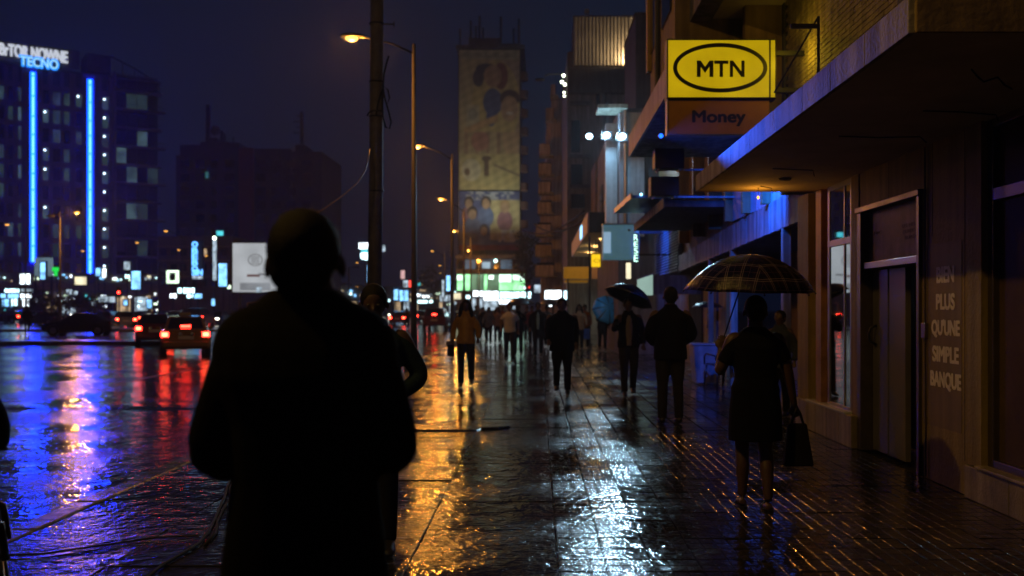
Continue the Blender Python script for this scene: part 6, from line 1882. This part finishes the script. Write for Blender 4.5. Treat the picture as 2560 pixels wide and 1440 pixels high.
def car(label, loc, rot, paint, kind='sedan', tails=True, heads=False, brake3=False, group='cars in the road', name='car', detail=True):
    t_ = thing(name, label, 'car', (loc[0], loc[1], -.13), rot, group=group, local=True)
    hw = {'sedan': .86, 'hatch': .83, 'suv': .92, 'van': .92}[kind]
    L0, L1 = {'sedan': (-2.15, 2.15), 'hatch': (-1.85, 1.95), 'suv': (-2.2, 2.25), 'van': (-2.35, 2.25)}[kind]
    up = {'sedan': 0, 'hatch': .03, 'suv': .16, 'van': .12}[kind]
    zr = {'sedan': 1.43, 'hatch': 1.47, 'suv': 1.76, 'van': 2.05}[kind]
    belt = {'sedan': .92, 'hatch': .95, 'suv': 1.08, 'van': 1.12}[kind] + 0
    trunk = {'sedan': .98, 'hatch': .98, 'suv': 1.08, 'van': 1.1}[kind]

    def sec(y, w, zb, zt):
        zb += up
        return [(-w * .93, y, zb), (-w, y, zb + .12), (-w * 1.0, y, zb + (zt - zb) * .55), (-w * .95, y, zt - .07), (-w * .84, y, zt), (0, y, zt + .02), (w * .84, y, zt), (w * .95, y, zt - .07), (w * 1.0, y, zb + (zt - zb) * .55), (w, y, zb + .12), (w * .93, y, zb)]
    b = MB()
    b.loft([sec(L0, hw * .86, .34, trunk - .10), sec(L0 + .06, hw * .95, .26, trunk - .02), sec(L0 + .5, hw, .22, trunk), sec(-.4, hw, .20, belt + .02), sec(.9, hw, .20, belt), sec(L1 - .5, hw * .98, .22, belt - .12), sec(L1 - .1, hw * .9, .28, belt - .24), sec(L1, hw * .78, .36, belt - .32)])
    body = b.build('body', paint, t_, .03, smooth=False, seg=3)
    # cabin
    rb, rf, wb, wf_ = {'sedan': (-1.05, .15, -1.62, .95), 'hatch': (-1.35, .2, -1.75, 1.0), 'suv': (-1.85, .2, -2.08, .95), 'van': (-2.1, 1.0, -2.28, 1.75)}[kind]
    c0, c1 = hw * .88, hw * .68
    if kind == 'van': c1 = hw * .82
    base = [(-c0, wb, belt), (c0, wb, belt), (c0, wf_, belt - .02), (-c0, wf_, belt - .02)]
    roof = [(-c1, rb, zr - .03), (c1, rb, zr - .03), (c1, rf, zr), (-c1, rf, zr)]
    MB().hexa(base + roof).build('cabin', paint, t_, .05, seg=3)

    def lerp4(q, u, v):
        a_ = Vector(q[0]).lerp(Vector(q[1]), u)
        b2 = Vector(q[3]).lerp(Vector(q[2]), u)
        return a_.lerp(b2, v)

    def pane(nm, q, u0, u1, v0, v1, off):
        nrm = Vector(off)
        MB().quad(*[lerp4(q, u, v) + nrm * .012 for u, v in ((u0, v0), (u1, v0), (u1, v1), (u0, v1))]).build(nm, M_carg, t_)
    rq = [base[0], base[1], roof[1], roof[0]]
    pane('rear_window', rq, .08, .92, .12, .9, (0, -1, .6))
    fq = [base[2], base[3], roof[3], roof[2]]
    pane('windscreen', fq, .07, .93, .08, .92, (0, 1, .6))
    for sd in (0, 1):
        q = [base[1], base[2], roof[2], roof[1]] if sd else [base[3], base[0], roof[0], roof[3]]
        for u0, u1 in ((.10, .48), (.52, .88)):
            pane('side_window', q, u0, u1, .12, .88, (1 if sd else -1, 0, .3))
    # rear end
    yb2 = L0
    for sd in (-1, 1):
        tl_ = MB().box(sd * hw * .80 - .15, sd * hw * .80 + .11, yb2 - .015, yb2 + .12, .68 + up, .86 + up).build('tail_light', M_tail if tails else M_taild, t_, .02)
        if tails:
            MB().box(sd * hw * .80 - .09, sd * hw * .80 + .05, yb2 - .03, yb2 - .018, .72 + up, .82 + up).build('bulb', M_tailc, tl_)
        hl = MB().box(sd * hw * .66 - .16, sd * hw * .66 + .14, L1 - .14, L1 + .0, .58 + up, .72 + up).build('head_light', M_headl if heads else M_chrome, t_, .02)
        MB().box(sd * (hw + .0), sd * (hw + .17), .62, .74, belt - .02, belt + .10).build('mirror', paint, t_, .02)
        for yy in (L0 + .78, L1 - .82):
            w_ = MB().tube([(sd * (hw - .2), yy, .31), (sd * (hw - .0), yy, .31)], .31, 20).build('wheel', M_tyre, t_)
            MB().tube([(sd * (hw - .02), yy, .31), (sd * (hw + .012), yy, .31)], .2, 14).build('rim', M_alu, w_)
            MB().tube([(sd * (hw - .22), yy, .33), (sd * (hw + .004), yy, .33)], .36, 20).build('wheel_arch', M_black, t_)
    MB().box(-hw * .9, hw * .9, yb2 - .06, yb2 + .1, .32 + up, .52 + up).build('bumper', paint, t_, .04)
    MB().box(-.26, .26, yb2 - .025, yb2 + .02, .60 + up, .72 + up).build('number_plate', M_plate, t_)
    if detail:
        for sd in (-1, 1):
            MB().ball((sd * .2, yb2 - .02, .78 + up), .075, .03, .075, n=10, m=6).build('plate_lamp', M_chrome, t_)
        MB().box(-hw * .8, hw * .8, yb2 - .005, yb2 + .02, .745 + up, .755 + up).build('boot_gap', M_black, t_)
    if brake3:
        p = lerp4(rq, .5, .25)
        MB().box(-.17, .17, p.y - .04, p.y - .005, p.z - .04, p.z + .05).build('brake_light', M_tail, t_)
    return t_


P_tax = mat('taxi_yellow_paint', (.17, .09, .008), .22, var=.08, coat=.6)
P_blk = mat('black_car_paint', (.012, .012, .014), .18, var=0, coat=.6)
P_red = mat('dark_red_car_paint', (.09, .012, .012), .2, var=0, coat=.6)
P_slv = mat('silver_car_paint', (.25, .26, .28), .25, .5, var=0, coat=.6)
P_wht = mat('white_car_paint', (.5, .5, .5), .25, var=0, coat=.5)
P_blu = mat('navy_car_paint', (.02, .03, .07), .2, var=0, coat=.6)


def on_road(px, pf):
    d = (EYE + .13) * F / (pf - VPY)
    return ((px - VPX) / F * d, d)


x, y = on_road(462, 884)
tax = car('yellow taxi braking with bright red tail lights, nearest car', (x, y), .36, P_tax, 'sedan', True, brake3=True)
MB().box(-.2, .2, -.55, -.3, 1.43, 1.55).build('roof_sign', mat('dim_roof_sign', (.2, .16, .05), .4, var=0), tax, .03)
x, y = on_road(388, 862)
car('dark red hatchback just left of the taxi with tail lights on', (x, y), .36, P_red, 'hatch', True)
x, y = on_road(1094, 826)
car('dark red off-roader with a high red brake light right of the first kerb pole', (x, y), -.02, P_red, 'suv', False, brake3=True)
x, y = on_road(200, 838)
car('long dark saloon seen side-on in front of the far shops', (x, y), radians(95), P_blk, 'sedan', False)
x, y = on_road(1150, 812)
car('black car half hidden behind the ochre jacket woman', (x, y), 0.0, P_blk, 'sedan', True)
CL = [(310, 822, .5, 'silver', P_slv, 'hatch', 1, 0, 'silver hatchback left of the red hatchback'), (265, 812, 1.2, 'red', P_red, 'sedan', 1, 0, 'dark red saloon behind the long dark saloon'), (425, 806, .1, 'b', P_blk, 'sedan', 1, 0, 'black saloon ahead of the taxi') ,
      (360, 804, .2, 'w', P_wht, 'hatch', 1, 0, 'white hatchback ahead of the red hatchback'), (500, 818, .05, 'k', P_blu, 'suv', 1, 0, 'navy off-roader ahead of the taxi, right'), (545, 812, pi, 's', P_slv, 'sedan', 0, 1, 'silver saloon coming with headlights on beside the shoulder'),
      (560, 800, pi, 'b', P_blk, 'sedan', 0, 1, 'black saloon coming with headlights beyond the silver one'), (90, 806, 1.4, 'w', P_wht, 'sedan', 0, 1, 'white saloon parked at the far left'), (25, 808, 1.3, 'r', P_red, 'hatch', 1, 0, 'red hatchback at the left picture edge'),
      (55, 800, 1.5, 's', P_slv, 'sedan', 1, 0, 'silver saloon in the left back row'), (135, 800, -1.2, 'b', P_blk, 'suv', 0, 1, 'black off-roader with one bright headlight in the left back row'), (240, 800, .8, 'w', P_wht, 'sedan', 1, 0, 'white saloon in the middle back row'),
      (860, 800, pi, 'b', P_blk, 'sedan', 0, 1, 'black saloon with headlights left of the big pole'), (895, 797, pi, 's', P_slv, 'sedan', 0, 1, 'silver saloon with headlights near the big pole'), (985, 796, pi, 'w', P_wht, 'sedan', 0, 1, 'white saloon with headlights right of the big pole'),
      (1012, 795, pi, 'b', P_blu, 'hatch', 0, 1, 'navy hatchback with headlights right of the big pole'), (1000, 812, .0, 'r', P_red, 'sedan', 1, 0, 'dark red saloon between the pole and the teal man'), (1052, 796, pi, 's', P_slv, 'hatch', 0, 1, 'silver hatchback with headlights beyond the first kerb pole'),
      (1060, 805, 0, 'b', P_blk, 'hatch', 1, 0, 'black hatchback left of the off-roader'), (460, 796, 0.1, 'r', P_red, 'hatch', 1, 0, 'small red car far ahead of the taxi'), (402, 797, 0.1, 's', P_slv, 'sedan', 1, 0, 'small silver car in the far queue'), (330, 797, .3, 'b', P_blk, 'sedan', 1, 0, 'small black car in the far queue'),
      (285, 803, .3, 'k', P_blk, 'sedan', 1, 0, 'black saloon between the silver hatchback and the queue'), (345, 812, .15, 'k', P_blk, 'sedan', 1, 0, 'black saloon touching the red hatchback from behind'), (440, 812, .1, 'k', P_blu, 'hatch', 1, 0, 'navy hatchback right before the taxi'),
      (520, 803, .05, 'k', P_red, 'sedan', 1, 0, 'dark red saloon left of the headlights'), (475, 802, .05, 'k', P_blk, 'suv', 1, 0, 'black off-roader in the middle of the queue'), (380, 793, .1, 'k', P_blu, 'sedan', 1, 0, 'tiny navy saloon at the head of the queue'), (300, 792, .2, 'k', P_red, 'sedan', 1, 0, 'tiny red saloon at the head of the left queue'),
      (215, 806, .9, 'k', P_blk, 'hatch', 1, 0, 'black hatchback tucked behind the long dark saloon'), (112, 812, 1.2, 'k', P_blk, 'sedan', 0, 0, 'unlit black saloon left of the long dark saloon'), (10, 798, 1.2, 'k', P_blk, 'sedan', 0, 1, 'black saloon with headlights at the far left edge'),
      (180, 797, 1.3, 'u', P_blu, 'sedan', 1, 0, 'small navy car behind the long dark saloon')]
for px, pf, rot, _, pnt, kd, tl_, hd, lab in CL:
    x, y = on_road(px, pf)
    car(lab, (x, y), rot, pnt, kd, bool(tl_), bool(hd), detail=False)
x, y = on_road(640, 812)
mb_ = car('ochre minibus roof showing over the shoulder of the man in front', (x, y), .3, mat('ochre_bus_paint', (.35, .17, .02), .3, var=.1, coat=.4), 'van', True, name='minibus')
mb_['category'] = 'minibus'
mb_.scale = (1.25, 1.25, 1.15)
# traffic signal
ts = thing('traffic_signal', 'small traffic signal on a thin pole above the stopped cars', 'traffic signal', W(298, 800, 80))
tp = W(298, 0, 80).x
MB().tube([(tp, 80, -.13), (tp, 80, W(0, 722, 80).z)], .06, 8).build('pole', M_black, ts)
MB().box(tp - .18, tp + .18, 79.9, 80.1, W(0, 738, 80).z, W(0, 718, 80).z).build('case', M_black, ts, .02)
MB().ball((tp, 79.88, W(0, 731, 80).z), .1, .04, .1, n=10, m=6).build('red_lamp', M_tail, ts)
for k in range(5):
    px = 20 + k * 27
    x, y = on_road(px, 836)
    bo = thing('bollard', 'short dark bollard on the traffic island, %s from the left' % ('first', 'second', 'third', 'fourth', 'fifth')[k], 'bollard', (x, 48, 0), group='bollards on the traffic island')
    MB().lathe([(.12, 0.03), (.12, .1), (.08, .14), (.075, .8), (.1, .84), (.08, .95), (.01, 1.0)], (x, 48, 0), 12).build('shaft', M_black, bo, smooth=True)
    MB().lathe([(.081, .6), (.083, .64), (.081, .68)], (x, 48, 0), 12).build('band', M_kerb, bo)
for k, (px, pf, col) in enumerate(((68, 838, BLK), (165, 800, (.05, .05, .06)), (1018, 822, (.06, .02, .015)))):
    x, y = on_road(px, pf)
    person(('dark pedestrian waiting on the traffic island', 'far pedestrian crossing behind the cars', 'dim pedestrian at the kerb between the poles')[k], (x, y, -.12 if k else .03), random.uniform(0, 3), 1.7, (STAND, WALK, WALK2)[k], .03, ('jacket', 'road_%d' % k, col), ('trousers', 'black', BLK), hands=False, face=False)

# ================================================================== damp night air
hz = bpy.data.materials.new('haze_air')
hz.use_nodes = True
hn = hz.node_tree.nodes
hn.remove(hn['Principled BSDF'])
pv_ = hn.new('ShaderNodeVolumePrincipled')
pv_.inputs['Color'].default_value = (.75, .8, .95, 1)
pv_.inputs['Density'].default_value = 0.0009
pv_.inputs['Anisotropy'].default_value = 0.55
hz.node_tree.links.new(pv_.outputs[0], hn['Material Output'].inputs['Volume'])
HAZE = True
if HAZE:
    ho = MB().box(-420, 300, -60, 900, -1.2, 60).build('haze', hz)
    solo(ho, 'thin damp night air round the whole street', 'haze', kind='stuff')
